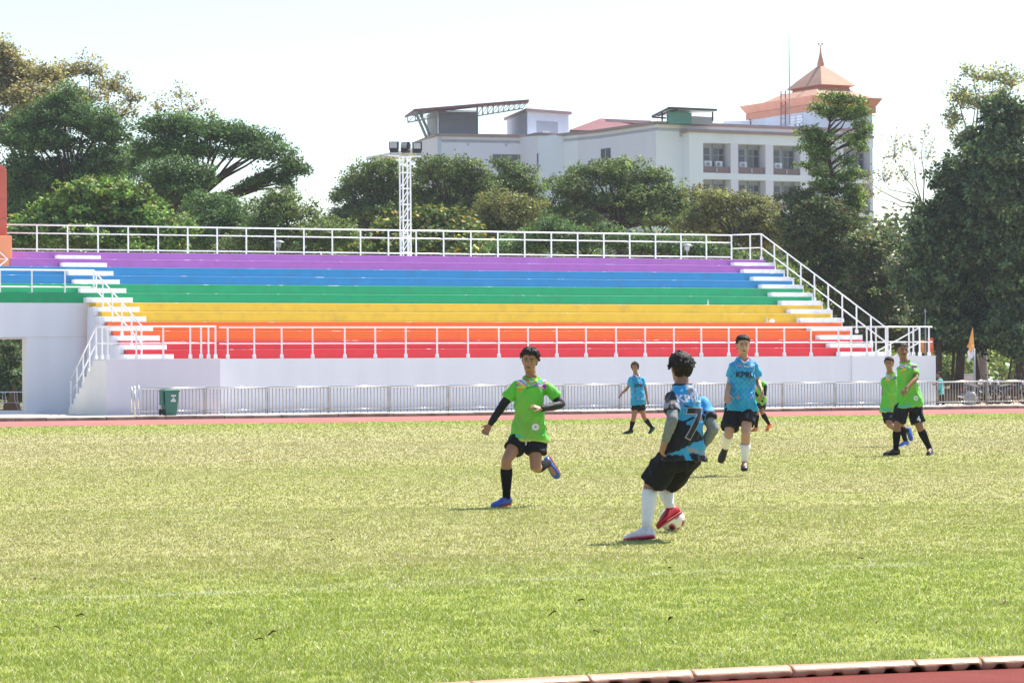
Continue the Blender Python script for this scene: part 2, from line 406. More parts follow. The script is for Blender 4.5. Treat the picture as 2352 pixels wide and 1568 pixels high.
# near kerb: rounded copper-coloured sections with drainage scallops towards the camera
nk = thing('track_kerb', 'rounded copper coloured kerb with drain scallops between near track and grass', 'kerb', NK)
JO = []
for px in (560, 840, 1060, 1327, 1565, 1792, 2076, 2228, 2470, 2700):
    k = (px - 1176) / F_PX; x = 0.
    for _ in range(30): x = k * float(KY(x))
    JO.append(x)
JO = [JO[0] - 2.2, JO[0] - 1.1] + JO + [JO[-1] + 1.2, JO[-1] + 2.4]
for a_, b_ in zip(JO[:-1], JO[1:]):
    b = MB(); n_ = max(8, int((b_ - a_) / .017)); rings = []
    for i in range(n_ + 1):
        x = a_ + .0012 + (b_ - a_ - .0024) * i / n_; ph = math.sin(x / .122 * 2 * math.pi + .5 * math.sin(x * 5)); dep = .020 + .010 * math.sin(x * 3.7 + 1)
        lift = dep if ph > .25 else (.0 if ph < -.1 else dep * (ph + .1) / .35)
        sl_ = float(KY(x + .01) - KY(x - .01)) / .02; kn = Vector((-sl_, 1, 0)).normalized(); c = Vector((x, float(KY(x)), 0))
        prof = [(0, .0), (-.004, .038), (-.020, .051), (-.045, .055), (-.072, .050), (-.090, .038), (-.098, .024 + lift * .3), (-.095, lift), (-.050, lift)]
        rings.append([c + kn * p[0] + Vector((0, 0, p[1])) for p in prof])
    b.loft(rings); b.build('kerb_section', MT['kerbm'], nk, smooth=True)

# ================================================================== GRANDSTAND
ROWZ = [2.08, 2.47, 2.82, 3.21, 3.58, 3.99, 4.37, 4.77, 5.15, 5.52, 5.89, 6.25, 6.56]
D1, TR = 4.19, .83; SR, SLF = 18.76, -14.17
COLS = [('red', (.62, .035, .045)), ('orange', (.84, .135, .028)), ('yellow', (.74, .47, .045)), ('green', (.018, .33, .14)), ('blue', (.030, .225, .48)), ('purple', (.36, .13, .45))]
cm = [paint(n + ' step paint', c, .6, .05, 1.6, .15, 30, .25, dirt=tuple(min(1, x * .6 + .04) for x in c), dirt_amt=.5, dirt_scale=2.2) for n, c in COLS]
def worn(name, col):
    m, nt, bs = mat_new(name); L = nt.links
    g = nt.nodes.new('ShaderNodeNewGeometry'); n = nt.nodes.new('ShaderNodeTexNoise'); n.inputs['Scale'].default_value = 2.3; n.inputs['Detail'].default_value = 8
    L.new(g.outputs['Position'], n.inputs[0]); r = nt.nodes.new('ShaderNodeMapRange'); r.inputs[1].default_value = .60; r.inputs[2].default_value = .68
    L.new(n.outputs[0], r.inputs[0]); mx = nt.nodes.new('ShaderNodeMix'); mx.data_type = 'RGBA'; L.new(r.outputs[0], mx.inputs[0])
    mx.inputs[6].default_value = (*col, 1); mx.inputs[7].default_value = (.80, .80, .80, 1); L.new(mx.outputs[2], bs.inputs[0]); bs.inputs['Roughness'].default_value = .7
    return m
wm = [worn('worn ' + n + ' edge', c) for n, c in COLS]
gs = thing('grandstand', 'long rainbow striped concrete grandstand with white front wall behind the players', 'grandstand', S(0, 2.8))
def gpart(name, mat, fn, bevel=0, label=None):
    b = MB(); fn(b); return b.build(name, mat, gs, bevel=bevel, label=label)
TD = 9.175
gpart('front_wall', MT['white'], lambda b: (b.sbox(-11.42, 16.9, 2.79, D1 + .02, 0, 2.08),))
gpart('stair_landing', MT['lav'], lambda b: (b.sbox(-15.83, -11.422, 1.4, 3.0, 0, 2.075), b.sbox(-14.47, -11.422, 3.0, D1 + .02, 0, 2.075)), label='lavender landing box jutting out at the left')
gpart('stair_landing', MT['white'], lambda b: b.sbox(16.902, 21.01, 2.70, D1 + .02, 0, 2.083), label='white end landing box at the right')
gpart('coping', MT['trim'], lambda b: (b.sbox(-11.42, 16.9, 2.76, 2.95, 2.082, 2.10), b.sbox(-15.85, -11.40, 1.375, 1.55, 2.08, 2.10), b.sbox(16.9, 21.03, 2.67, 2.86, 2.086, 2.104)))
for k in range(12):
    z0, z1 = ROWZ[k], ROWZ[k + 1]; d0 = D1 + TR * k; sl = SLF if k < 6 else (-30.0 if k < 10 else -16.46)
    sr = SR + (0, .05, -.04, .03, -.02, .04, .0, .03, -.03, 0, .02, 0)[k]
    b = MB(); b.sbox(sl, sr, d0, 15.0, z0, z1 - .008); c = COLS[k // 2]
    o = b.build('seating_step', cm[k // 2], gs, label=('lower ' if k % 2 == 0 else 'upper ') + c[0] + ' step')
    b = MB(); b.sbox(sl, sr, d0 + .034, D1 + TR * (k + 1) + .02 if k < 11 else 14.9, z1 - .008, z1 + .001); b.build('tread', MT['trim'], o)
    b = MB(); p = [S(sl, d0 - .002, z1 - .009), S(sl, d0 + .010, z1 + .001), S(sl, d0 + .034, z1 + .001), S(sl, d0 + .034, z1 - .008)]
    b.prism(p, U * (sr - sl)); b.build('step_edge', wm[k // 2], o)
# white half steps in the two aisles
def half(sa, sb, k):
    z0 = ROWZ[k]; h = (ROWZ[k + 1] - z0) * .52; d0 = D1 + TR * k
    b = MB(); b.sbox(sa, sb, d0 - .42, d0 + .01, z0 + .004, z0 + h)
    b.build('stair_step', MT['trim'], gs, bevel=.012)
for k in range(12):
    half(17.0 - .02 * (k % 3), 19.12 - .025 * k, k)
    half(-14.42 + .02 * (k % 2), -12.46 - .01 * k, k)
# sides and back of the mass, tunnel wall on the left
def flank(b, s0, s1, kmax, drop):
    pts = [S(s0, D1 - .45, 0)]
    for k in range(kmax):
        d0 = D1 + TR * k
        pts += [S(s0, d0 - .43, ROWZ[k] - drop + .17), S(s0, d0 + .0, ROWZ[k] - drop + .17), S(s0, d0 + .0, ROWZ[k + 1] - drop - .18), S(s0, d0 + TR - .43, ROWZ[k + 1] - drop - .18)]
    pts += [S(s0, D1 + TR * kmax, 0)]
    b.prism(pts, U * (s1 - s0))
gpart('side_wall', MT['white'], lambda b: flank(b, SLF - .012, SLF - .20, 6, .0))
def rbody(b):
    b.sbox(SLF, SR - .02, D1 + .02, 15.0, 0, 2.078)
gpart('understructure', MT['white'], rbody)
gpart('side_wall', MT['white'], lambda b: flank(b, SR + .06, SR + .30, 12, .0))
gpart('back_deck', MT['trim'], lambda b: (b.sbox(-16.46, SR, 14.9, 16.0, 6.2, 6.555),))
for s_ in range(-11, 19, 5): gpart('back_column', MT['white'], lambda b: b.sbox(s_, s_ + .4, 15.2, 15.6, 0, 6.2))
def tunnel(b):
    b.sbox(-16.70, SLF - .015, TD + .05, TD + .72, 0, 3.02)          # pier right of the opening
gpart('tunnel_wall', MT['white'], tunnel)
gpart('tunnel_wall', MT['white'], lambda b: b.sbox(-64, -34, TD + .05, TD + .72, 0, 3.02))
gpart('tunnel_beam', MT['white'], lambda b: b.sbox(-64, SLF - .002, TD, 14.95, 3.024, ROWZ[6] + .0))
gpart('door_frame', MT['cream'], lambda b: (b.sbox(-16.715, -16.702, TD + .052, TD + .71, .14, 3.0),))
gpart('door_step', MT['trim'], lambda b: b.sbox(-30, -16.30, TD - .35, 11.8, 0.02, .14))
# stair going back and down on the left of the landing
def lstair(b):
    n = 10; h = 2.075 / n; r = .36
    pts = [S(-15.832, D1 + .0, 0), S(-15.832, 2.9, 0), S(-15.832, 2.9, 2.075)]
    pts = [S(-15.83, 3.002, 0), S(-15.83, 3.002, 2.072)]
    for i in range(n):
        pts += [S(-15.83, 3.0 + r * i + .22, 2.072 - h * i), S(-15.83, 3.0 + r * i + .22, 2.072 - h * (i + 1))]
    b.prism(pts, U * 1.35)
gpart('stair_flight', MT['cream'], lstair, label='cream flight going down behind the left landing')
gpart('flank_panel', MT['cream'], lambda b: b.sbox(-15.842, -15.832, 1.41, 3.0, 0.0, 2.06))

# ------------------------------------------------------------------ railings
RW = .052
def post(b, p, h, w=RW, foot=True):
    b.bar(p, p + Vector((0, 0, h)), w, w, up=U)
    if foot: b.cbox(p + Vector((0, 0, .07)), .11, .11, .14, TH); b.cbox(p + Vector((0, 0, .155)), .085, .085, .03, TH)
def railing(label, loc, pts, posts, H, mids, endcap=True, foot=True, group=None):
    """pts: polyline of the foot of the rail; posts: list of foot points"""
    t = thing('railing', label, 'railing', loc)
    for p in posts:
        b = MB(); post(b, p, H - .02, foot=foot); b.build('post', MT['rail'], t)
    for hh in [H] + mids:
        b = MB()
        for a, c in zip(pts[:-1], pts[1:]): b.tube([a + Vector((0, 0, hh)), c + Vector((0, 0, hh))], RW * (.60 if hh == H else .48), 10)
        for a in pts: b.ball(a + Vector((0, 0, hh)), RW * (.60 if hh == H else .48), n=8, m=6)
        b.build('top_rail' if hh == H else 'mid_rail', MT['rail'], t, smooth=True)
    return t
xm = [523, 584, 647, 718, 792, 862, 932, 1004, 1075, 1146, 1213, 1279, 1346, 1415, 1482, 1548, 1611, 1674, 1738, 1801.6, 1863, 1926, 1955]
railing('white tube railing along the front deck over the long white wall', S(0, 2.88, 2.1), [S(s_of(505, 2.88), 2.88, 2.10), S(s_of(1955, 2.88), 2.88, 2.10)], [S(s_of(x, 2.88), 2.88, 2.10) for x in xm], 1.20, [.58])
xr = [1991, 2012, 2039, 2088, 2098, 2134]
railing('short white railing at the right end landing of the stand', S(19, 2.80, 2.1), [S(s_of(1957, 2.80), 2.80, 2.105), S(20.9, 2.80, 2.105)], [S(s_of(x, 2.80), 2.80, 2.105) for x in xr], 1.22, [.58])
xl = [252.5, 313, 375, 437, 462, 479, 495]
t_ = railing('white railing round the left landing box above the green bin', S(-15.7, 1.5, 2.1), [S(s_of(495, 1.48), 1.48, 2.10), S(-15.76, 1.48, 2.10), S(-15.76, 3.0, 2.10)], [S(s_of(x, 1.48), 1.48, 2.10) for x in xl[1:]] + [S(-15.76, 1.48, 2.1), S(-15.76, 2.2, 2.1), S(-15.76, 2.95, 2.1)], 1.20, [.58])
# sloping handrails
def slope_rail(label, a, c, n, H, mid, foot_z=None, skip0=False):
    t = thing('handrail', label, 'handrail', a)
    for i in range(n):
        q = i / (n - 1); p = a.lerp(c, q)
        fz = p.z if foot_z is None else foot_z(q, p)
        b = MB(); post(b, Vector((p.x, p.y, fz)), p.z + H - fz - .02); b.build('post', MT['rail'], t)
    for hh, nm in ((H, 'top_rail'), (mid, 'mid_rail')):
        b = MB(); b.tube([a + Vector((0, 0, hh)), c + Vector((0, 0, hh))], RW * .55, 10); b.build(nm, MT['rail'], t, smooth=True)
    return t
slope_rail('white handrail sloping down the left aisle of the lower rows', S(-13.98, TD + .05, 4.38), S(-13.98, 3.0, 2.08), 6, 1.28, .62)
slope_rail('white handrail sloping down beside the outer left stair', S(-15.76, 3.0, 2.1), S(-15.76, 6.35, .15), 5, 1.18, .58)
slope_rail('long white handrail sloping down the right edge of the rainbow rows', S(18.95, 14.0, 6.56), S(18.95, 3.35, 2.12), 10, 1.20, .58)
slope_rail('white handrail behind the right end landing going down to the ground', S(20.6, 3.3, 2.1), S(18.9, 7.6, .1), 4, 1.2, .58)
railing('white railing on top of the tunnel wall at the far left', S(-20, TD + .06, 4.4), [S(-30, TD + .06, 4.38), S(-13.98, TD + .06, 4.38)], [S(s_of(x, TD + .06), TD + .06, 4.38) for x in (1, 74, 150, 222)] + [S(-19.5 - 1.4 * i, TD + .06, 4.38) for i in range(1, 7)], 1.28, [.62])
xs_ = [86 + 0, 155]
s0_, s1_ = s_of(86, 15.0), s_of(1682, 15.0)
railing('long white three bar railing along the very top of the grandstand', S(0, 15.0, 6.56), [S(-16.7, 15.0, 6.5), S(s1_, 15.0, 6.5)], [S(s0_ + (s1_ - s0_) * i / 25, 15.0, 6.5) for i in range(26)], 1.24, [.90, .24], foot=False)
railing('short white railing turning forward at the top right corner of the stand', S(18, 14.5, 6.56), [S(s1_ + .05, 14.98, 6.56), S(18.93, 14.0, 6.56)], [S(s1_ + .7, 14.5, 6.56)], 1.2, [.58], foot=False)

# ------------------------------------------------------------------ steel fence along the track
fz = thing('steel_fence', 'long stainless steel tube fence with upright bars along the far track', 'fence', S(-15, 0))
FS0 = -14.95; PAN = 2.45
for i in range(16):
    a = FS0 + PAN * i; dz = .0
    b = MB(); b.tube([S(a, 0, 1.0), S(a + PAN, 0, 1.0 + .004 * math.sin(i * 5))], .036, 10); b.build('top_rail', MT['steel2'], fz, smooth=True)
    b = MB(); b.tube([S(a, 0, .17), S(a + PAN, 0, .17)], .022, 8); b.build('bottom_rail', MT['steel2'], fz, smooth=True)
    b = MB()
    nb = 18
    for j in range(nb):
        s_ = a + PAN * (j + .5) / nb
        b.tube([S(s_, 0, .0 if j % 2 else .09), S(s_, 0, .985)], .0145, 6)
    b.build('bar_panel', MT['steel'], fz, smooth=True)
    if i: b = MB(); b.tube([S(a, 0, 0), S(a, 0, .99)], .024, 8); b.build('fence_post', MT['steel'], fz, smooth=True)
for s_, d_, z0, z1 in ((-15.05, 0, 0, 1.10), (-15.12, .25, .02, 1.08), (-15.28, .1, .12, 1.02), (-15.16, .12, .1, .9)):
    b = MB(); b.tube([S(s_, d_, z0), S(s_, d_, z1)], .03, 8); b.ball(S(s_, d_, z1), .032, n=8, m=6); b.build('gate_post', MT['steel2'], fz, smooth=True)
b = MB(); b.tube([S(-15.28, .1, .95), S(-15.05, 0, .98)], .02, 8); b.tube([S(-15.28, .1, .2), S(-15.05, 0, .2)], .02, 8); b.build('hinge_bar', MT['steel2'], fz)
# wheelie bin
def wheelie_bin():
    base = S(-14.05, -.55, .02); t = thing('wheelie_bin', 'green plastic wheelie bin with white sticker in front of the steel fence', 'bin', base)
    def ring(z, w0, d0, off=0): 
        return [base + U * (sx * w0) + N * (sy * d0 + off) + Vector((0, 0, z)) for sx, sy in ((-1, -1), (1, -1), (1, 1), (-1, 1))]
    b = MB(); b.loft([ring(0, .20, .21), ring(.05, .215, .225), ring(.80, .265, .30), ring(.86, .272, .31)]); b.build('body', MT['binm'], t, bevel=.02)
    b = MB(); b.loft([ring(.85, .30, .335), ring(.90, .30, .335), ring(.93, .28, .31), ring(.945, .2, .22)]); b.build('lid', MT['binm'], t, bevel=.015)
    b = MB(); b.box(base + U * -.36 + N * -.22 + Vector((0, 0, .36)), U * .09, N * .34, Vector((0, 0, .5))); b.build('lid_flap', MT['binm'], t, bevel=.03)
    b = MB(); b.tube([base + U * -.25 + N * .30 + Vector((0, 0, .9)), base + U * .25 + N * .30 + Vector((0, 0, .9))], .018, 8); b.build('handle', MT['binm'], t)
    for sy in (-.12, .26):
        b = MB(); c = base + U * -.27 + N * sy + Vector((0, 0, .115)); b.tube([c - U * .028, c + U * .028], .115, 16); b.build('wheel', MT['rubber'], t)
    st = paint('sticker white', (.72, .70, .74), .5, .08, 30)
    b = MB(); f = lambda u_, z: base + U * u_ + N * (-.222 - .095 * (z - .05)) + Vector((0, 0, z)) - N * .006
    b.prism([f(-.03, .685), f(.15, .685), f(.15, .735), f(-.03, .735)], -N * .003)
    b.prism([f(-.03, .49), f(.15, .49), f(.15, .56), f(-.03, .56)], -N * .003)
    b.prism([f(-.005, .575), f(.13, .575), f(.06, .67)], -N * .003); b.build('sticker', st, t)
    b = MB(); b.bar(f(.01, .605) - N * .005, f(.07, .64) - N * .005, .004, .016); b.bar(f(.04, .59) - N * .005, f(.1, .62) - N * .005, .004, .014)
    for z in (.505, .525, .543, .70, .718): b.bar(f(-.02, z) - N * .005, f(.14, z) - N * .005, .003, .004)
    b.build('sticker_print', paint('print grey', (.12, .15, .14), .6), t)
wheelie_bin()
# folding table in the tunnel
def table():
    base = S(s_of(22, TD + 1.3), TD + 1.3, .14); t = thing('folding_table', 'white topped folding table with bent steel legs inside the tunnel opening', 'table', base)
    b = MB(); b.cbox(base + Vector((0, 0, .735)), 1.0, .6, .035, TH); b.build('tabletop', MT['trim'], t, bevel=.008)
    for sx in (-.26, .26):
        b = MB()
        for sy in (-.2, .2):
            b.tube([base + U * sx * .9 + N * sy + Vector((0, 0, .72)), base + U * sx * .95 + N * sy + Vector((0, 0, .42)), base + U * sx * 1.25 + N * sy + Vector((0, 0, .2)), base + U * sx * 1.6 + N * sy], .012, 6)
        b.tube([base + U * sx - N * .2 + Vector((0, 0, .3)), base + U * sx + N * .2 + Vector((0, 0, .3))], .01, 6)
        b.build('leg', MT['frame'], t)
    b = MB(); b.tube([base + U * -.27 - N * .2 + Vector((0, 0, .32)), base + U * .27 - N * .2 + Vector((0, 0, .32))], .01, 6); b.build('brace', MT['frame'], t)
    b = MB(); p = S(s_of(48, TD + 3), TD + 3, .14); b.prism([p, p + U * -.75, p + U * -.25 + Vector((0, 0, 1.05))], N * .03)
    o = b.build('board', paint('brown board', (.22, .13, .07), .8, .1, 3), label='brown triangular board leaning inside the tunnel behind the table', category='board')
table()
# orange pillar on the upper left of the stand
b = MB(); p = [S(-22, 13.0, 7.1), S(-16.46, 13.0, 7.1), S(-16.46, 13.0, 9.85), S(-16.66, 13.0, 10.05), S(-22, 13.0, 10.05)]
pt = thing('pillar_wall', 'red and orange concrete pillar at the left end of the top rows', 'wall', S(-18, 13, 5.9))
b.prism(p, N * 1.2); b.build('upper_block', MT['redor'], pt, bevel=.02, label='faded red upper block')
b = MB(); b.sbox(-22, -16.45, 12.985, 14.25, 8.62, 8.635); b.sbox(-22, -16.45, 12.985, 14.25, 7.85, 7.865); b.build('groove', MT['parapet'], pt)
b = MB(); b.sbox(-17.05 + .05, -16.38, 12.55, 14.3, 5.89, 7.16); b.sbox(-22, -17.05, 13.2, 14.3, 5.89, 7.1); b.build('lower_block', MT['orange'], pt, bevel=.02, label='bright orange lower block')
b = MB(); b.bar(S(-17.8, 12.5, 7.3), S(-16.6, 12.4, 6.2), .04, .04); b.bar(S(-17.8, 12.4, 6.22), S(-16.6, 12.4, 6.2), .03, .03); b.bar(S(-16.6, 12.4, 6.2), S(-17.0, 12.3, 5.9), .04, .04)
b.build('stay_frame', MT['rail'], label='thin white metal frame leaning against the orange pillar', category='frame')

# ------------------------------------------------------------------ floodlight mast
def mast():
    base = S(s_of(933, 16.3), 16.3, 0); t = thing('floodlight_mast', 'white lattice mast with cross arm behind the top row of the stand', 'mast', base)
    hw = .18; H = 11.05; zz = lambda z: Vector((0, 0, z))
    for sx in (-1, 1):
        for sy in (-1, 1):
            b = MB(); p = base + U * sx * hw + N * sy * hw; b.bar(p, p + zz(H), .055, .055, up=U); b.build('leg', MT['rail'], t)
    b = MB(); st = .70; n = int(H / st)
    for i in range(1, n + 1):
        z = H - i * st + .0
        for sy in (-1, 1):
            b.bar(base + U * -hw + N * sy * hw + zz(z), base + U * hw + N * sy * hw + zz(z), .035, .05)
            if i > 1: b.bar(base + U * -hw + N * sy * hw + zz(z + .03), base + U * hw + N * sy * hw + zz(z + st - .08), .03, .04)
        for sx in (-1, 1):
            b.bar(base + U * sx * hw - N * hw + zz(z), base + U * sx * hw + N * hw + zz(z), .035, .05)
    b.build('lattice', MT['rail'], t)
    b = MB(); b.bar(base - U * .80 + zz(H + .03), base + U * .74 + zz(H + .03), .12, .05); b.bar(base - U * .24 + zz(H - .02), base + U * .24 + zz(H - .02), .5, .05); b.build('cross_arm', MT['rail'], t)
    for sx, e in ((-1, -.25), (1, -.25)):
        b = MB(); b.bar(base + U * sx * hw + zz(7.6), base + U * (sx * hw + e) - N * .5 + zz(6.56), .06, .06); b.build('brace', MT['rail'], t)
    glass, nt, bs = mat_new('lamp glass'); bs.inputs['Base Color'].default_value = (.55, .50, .45, 1); bs.inputs['Roughness'].default_value = .2; bs.inputs['Metallic'].default_value = .5
    for k, (off, yaw, tilt, lab) in enumerate(((-.52, -4, 8, 'left floodlight on the mast cross arm facing the pitch'), (.0, -38, 12, 'middle floodlight on the mast turned to the left'), (.58, 14, 6, 'right floodlight on the mast cross arm'))):
        p = base + U * off + zz(H + .06); l = thing('floodlight', lab, 'floodlight', p, 'floodlights on the mast')
        Rm = Matrix.Rotation(R_(yaw), 3, 'Z') @ Matrix.Rotation(R_(-tilt), 3, 'X')
        def pt(x, y, z, Rm=Rm, p=p): return p + Rm @ Vector((x, y, z))
        b = MB(); b.loft([[pt(sx * .21, -.12, .42 + sz * .16) for sx, sz in ((-1, -1), (1, -1), (1, 1), (-1, 1))], [pt(sx * .22, -.05, .42 + sz * .17) for sx, sz in ((-1, -1), (1, -1), (1, 1), (-1, 1))], [pt(sx * .13, .16, .42 + sz * .09) for sx, sz in ((-1, -1), (1, -1), (1, 1), (-1, 1))]])
        b.hexa([pt(-.18, -.1, .13), pt(.18, -.1, .13), pt(.18, .1, .13), pt(-.18, .1, .13), pt(-.2, -.1, .25), pt(.2, -.1, .25), pt(.2, .1, .25), pt(-.2, .1, .25)])
        b.build('housing', MT['lampblack'], l, bevel=.01)
        b = MB(); b.hexa([pt(-.175, -.135, .295), pt(.14, -.135, .295), pt(.14, -.122, .295), pt(-.175, -.122, .295), pt(-.175, -.135, .545), pt(.14, -.135, .545), pt(.14, -.122, .545), pt(-.175, -.122, .545)]); b.build('lens', glass, l)
        b = MB(); b.tube([pt(-.17, 0, .2), pt(-.17, 0, .05), pt(-.1, 0, .0), pt(.1, 0, .0), pt(.17, 0, .05), pt(.17, 0, .2)], .014, 6); b.build('bracket', MT['galv'], l)
mast()
# small things left on the rows
cl, nt, bs = mat_new('thin clear plastic'); bs.inputs['Base Color'].default_value = (.8, .82, .85, 1); bs.inputs['Roughness'].default_value = .25; bs.inputs['Transmission Weight'].default_value = .5
def bottle(px, d, z, label):
    p = S(s_of(px, d), d, z); t = thing('water_bottle', label, 'bottle', p)
    b = MB(); b.tube([p + Vector((0, 0, h)) for h in (0, .02, .16, .20, .225)], [.028, .032, .032, .02, .012], 10); b.build('bottle_body', cl, t, smooth=True)
    b = MB(); b.tube([p + Vector((0, 0, .225)), p + Vector((0, 0, .245))], .014, 8); b.build('cap', MT['trim'], t)
bottle(1627, D1 + TR * 6 - .2, ROWZ[6] + .0, 'clear water bottle standing alone on the green rows')
bottle(1762, D1 + TR * 4 - .2, ROWZ[4] + .0, 'clear water bottle beside the plastic bag on the yellow rows')
def bag(p, r, h, mat, label, seed):
    b = MB(); b.ball(p + Vector((0, 0, h * .45)), r, r * .7, h * .55, 14, 10)
    me = b.mesh('plastic_bag', p); co = np.array([v.co[:] for v in me.vertices]); n = fnoise(co * 12 / max(r, .1) * .1 + seed, seed, 3) - .5
    co = co * (1 + n[:, None] * .8); co[:, 2] = np.maximum(co[:, 2], 0)
    me.vertices.foreach_set('co', co.ravel()); me.update()
    return put('plastic_bag', me, mat, None, p, label=label, category='bag')
bag(S(s_of(1772, D1 + TR * 4 - .2), D1 + TR * 4 - .2, ROWZ[4]), .13, .15, paint('thin white plastic', (.78, .74, .76), .4, .1, 12), 'crumpled white plastic bag on the yellow rows', 4)
bag(S(s_of(2226, .5), .5, .02), .25, .62, paint('grey sack plastic', (.27, .29, .34), .45, .15, 6), 'full grey plastic sack standing behind the fence beside the pole', 8)
# ================================================================== TREES
LEAFM = attr_mat('leaf', .55, trans=.30, spec=.2, tint=(1.15, 1.1, .55))
def leaf_mesh(name, cent, rad, npl, size, cols, rng, loc, droop=0.0, flat=.55, outw=None):
    """cent: clump centres, rad: clump radii (m), npl: leaves per clump"""
    n = len(cent) * npl; idx = np.repeat(np.arange(len(cent)), npl)
    v = rng.normal(size=(n, 3)); v /= np.linalg.norm(v, axis=1)[:, None]
    v *= (rng.random(n) ** .45)[:, None]; v[:, 2] = np.abs(v[:, 2]) * flat * np.sign(rng.random(n) - .35)
    p = cent[idx] + v * rad[idx][:, None]
    a = rng.uniform(0, 2 * np.pi, n); tilt = rng.normal(0, .55, n) - droop
    t = np.stack([np.cos(a) * np.cos(tilt), np.sin(a) * np.cos(tilt), np.sin(tilt)], 1)
    r = rng.normal(size=(n, 3))
    if outw is not None:      # blades turn their faces outwards and up to the light
        r = r * .42 + outw[idx] * .75 + v * .45 + np.array([0, 0, .45])
    b_ = np.cross(t, r); b_ /= np.linalg.norm(b_, axis=1)[:, None] + 1e-9
    sz = (size * 1.1 * rng.uniform(.55, 1.35, n))[:, None]
    L = t * sz; Wd = b_ * sz * .30
    q = np.stack([p, p + L * .45 + Wd, p + L, p + L * .5 - Wd], 1) - np.array(loc)
    me = bpy.data.meshes.new(name)
    me.vertices.add(n * 4); me.vertices.foreach_set('co', q.reshape(-1))
    me.loops.add(n * 4); me.loops.foreach_set('vertex_index', np.arange(n * 4, dtype=np.int32))
    me.polygons.add(n); me.polygons.foreach_set('loop_start', (np.arange(n) * 4).astype(np.int32))
    me.update(calc_edges=True)
    clump = rng.normal(0, .34, len(cent))[idx] + rng.normal(0, .14, n)
    base = np.array(cols)[rng.choice(len(cols), n, p=None)] if len(cols) > 1 else np.repeat(np.array(cols), n, 0)
    c = np.clip(base * np.exp(clump)[:, None], .004, .9)
    set_col(me, np.repeat(c, 4, axis=0))
    return me
GREEN = dict(
    rain=[(.060, .120, .030)] * 8 + [(.085, .150, .035), (.045, .095, .03)],
    rain2=[(.085, .140, .036)] * 8 + [(.11, .16, .04), (.15, .13, .04)],
    bright=[(.10, .185, .030)] * 6 + [(.16, .24, .04), (.25, .24, .05), (.07, .13, .03)],
    olive=[(.13, .150, .040)] * 5 + [(.18, .18, .05), (.09, .12, .035), (.24, .19, .06)],
    yellow=[(.33, .29, .11)] * 4 + [(.25, .26, .085), (.40, .30, .14), (.17, .19, .06)],
    mixyel=[(.085, .13, .03)] * 8 + [(.42, .26, .03), (.15, .19, .04), (.06, .10, .025)],
    dark=[(.034, .064, .028)] * 6 + [(.055, .095, .03), (.085, .125, .03), (.05, .045, .025)],
    palegr=[(.27, .28, .10)] * 4 + [(.18, .22, .07), (.34, .30, .12), (.12, .17, .05)],
    redgr=[(.060, .095, .030)] * 8 + [(.11, .14, .04), (.17, .085, .05), (.16, .17, .045)],
    pale=[(.22, .27, .09)] * 4 + [(.30, .32, .12), (.15, .20, .07)],
)
for k_ in GREEN: GREEN[k_] = [tuple(min(.8, (x * .9 + .1 * (.3 * c[0] + .6 * c[1] + .1 * c[2])) * {'dark': 2.0, 'yellow': 1.15, 'pale': 1.1}.get(k_, 1.45)) for x in c) for c in GREEN[k_]]
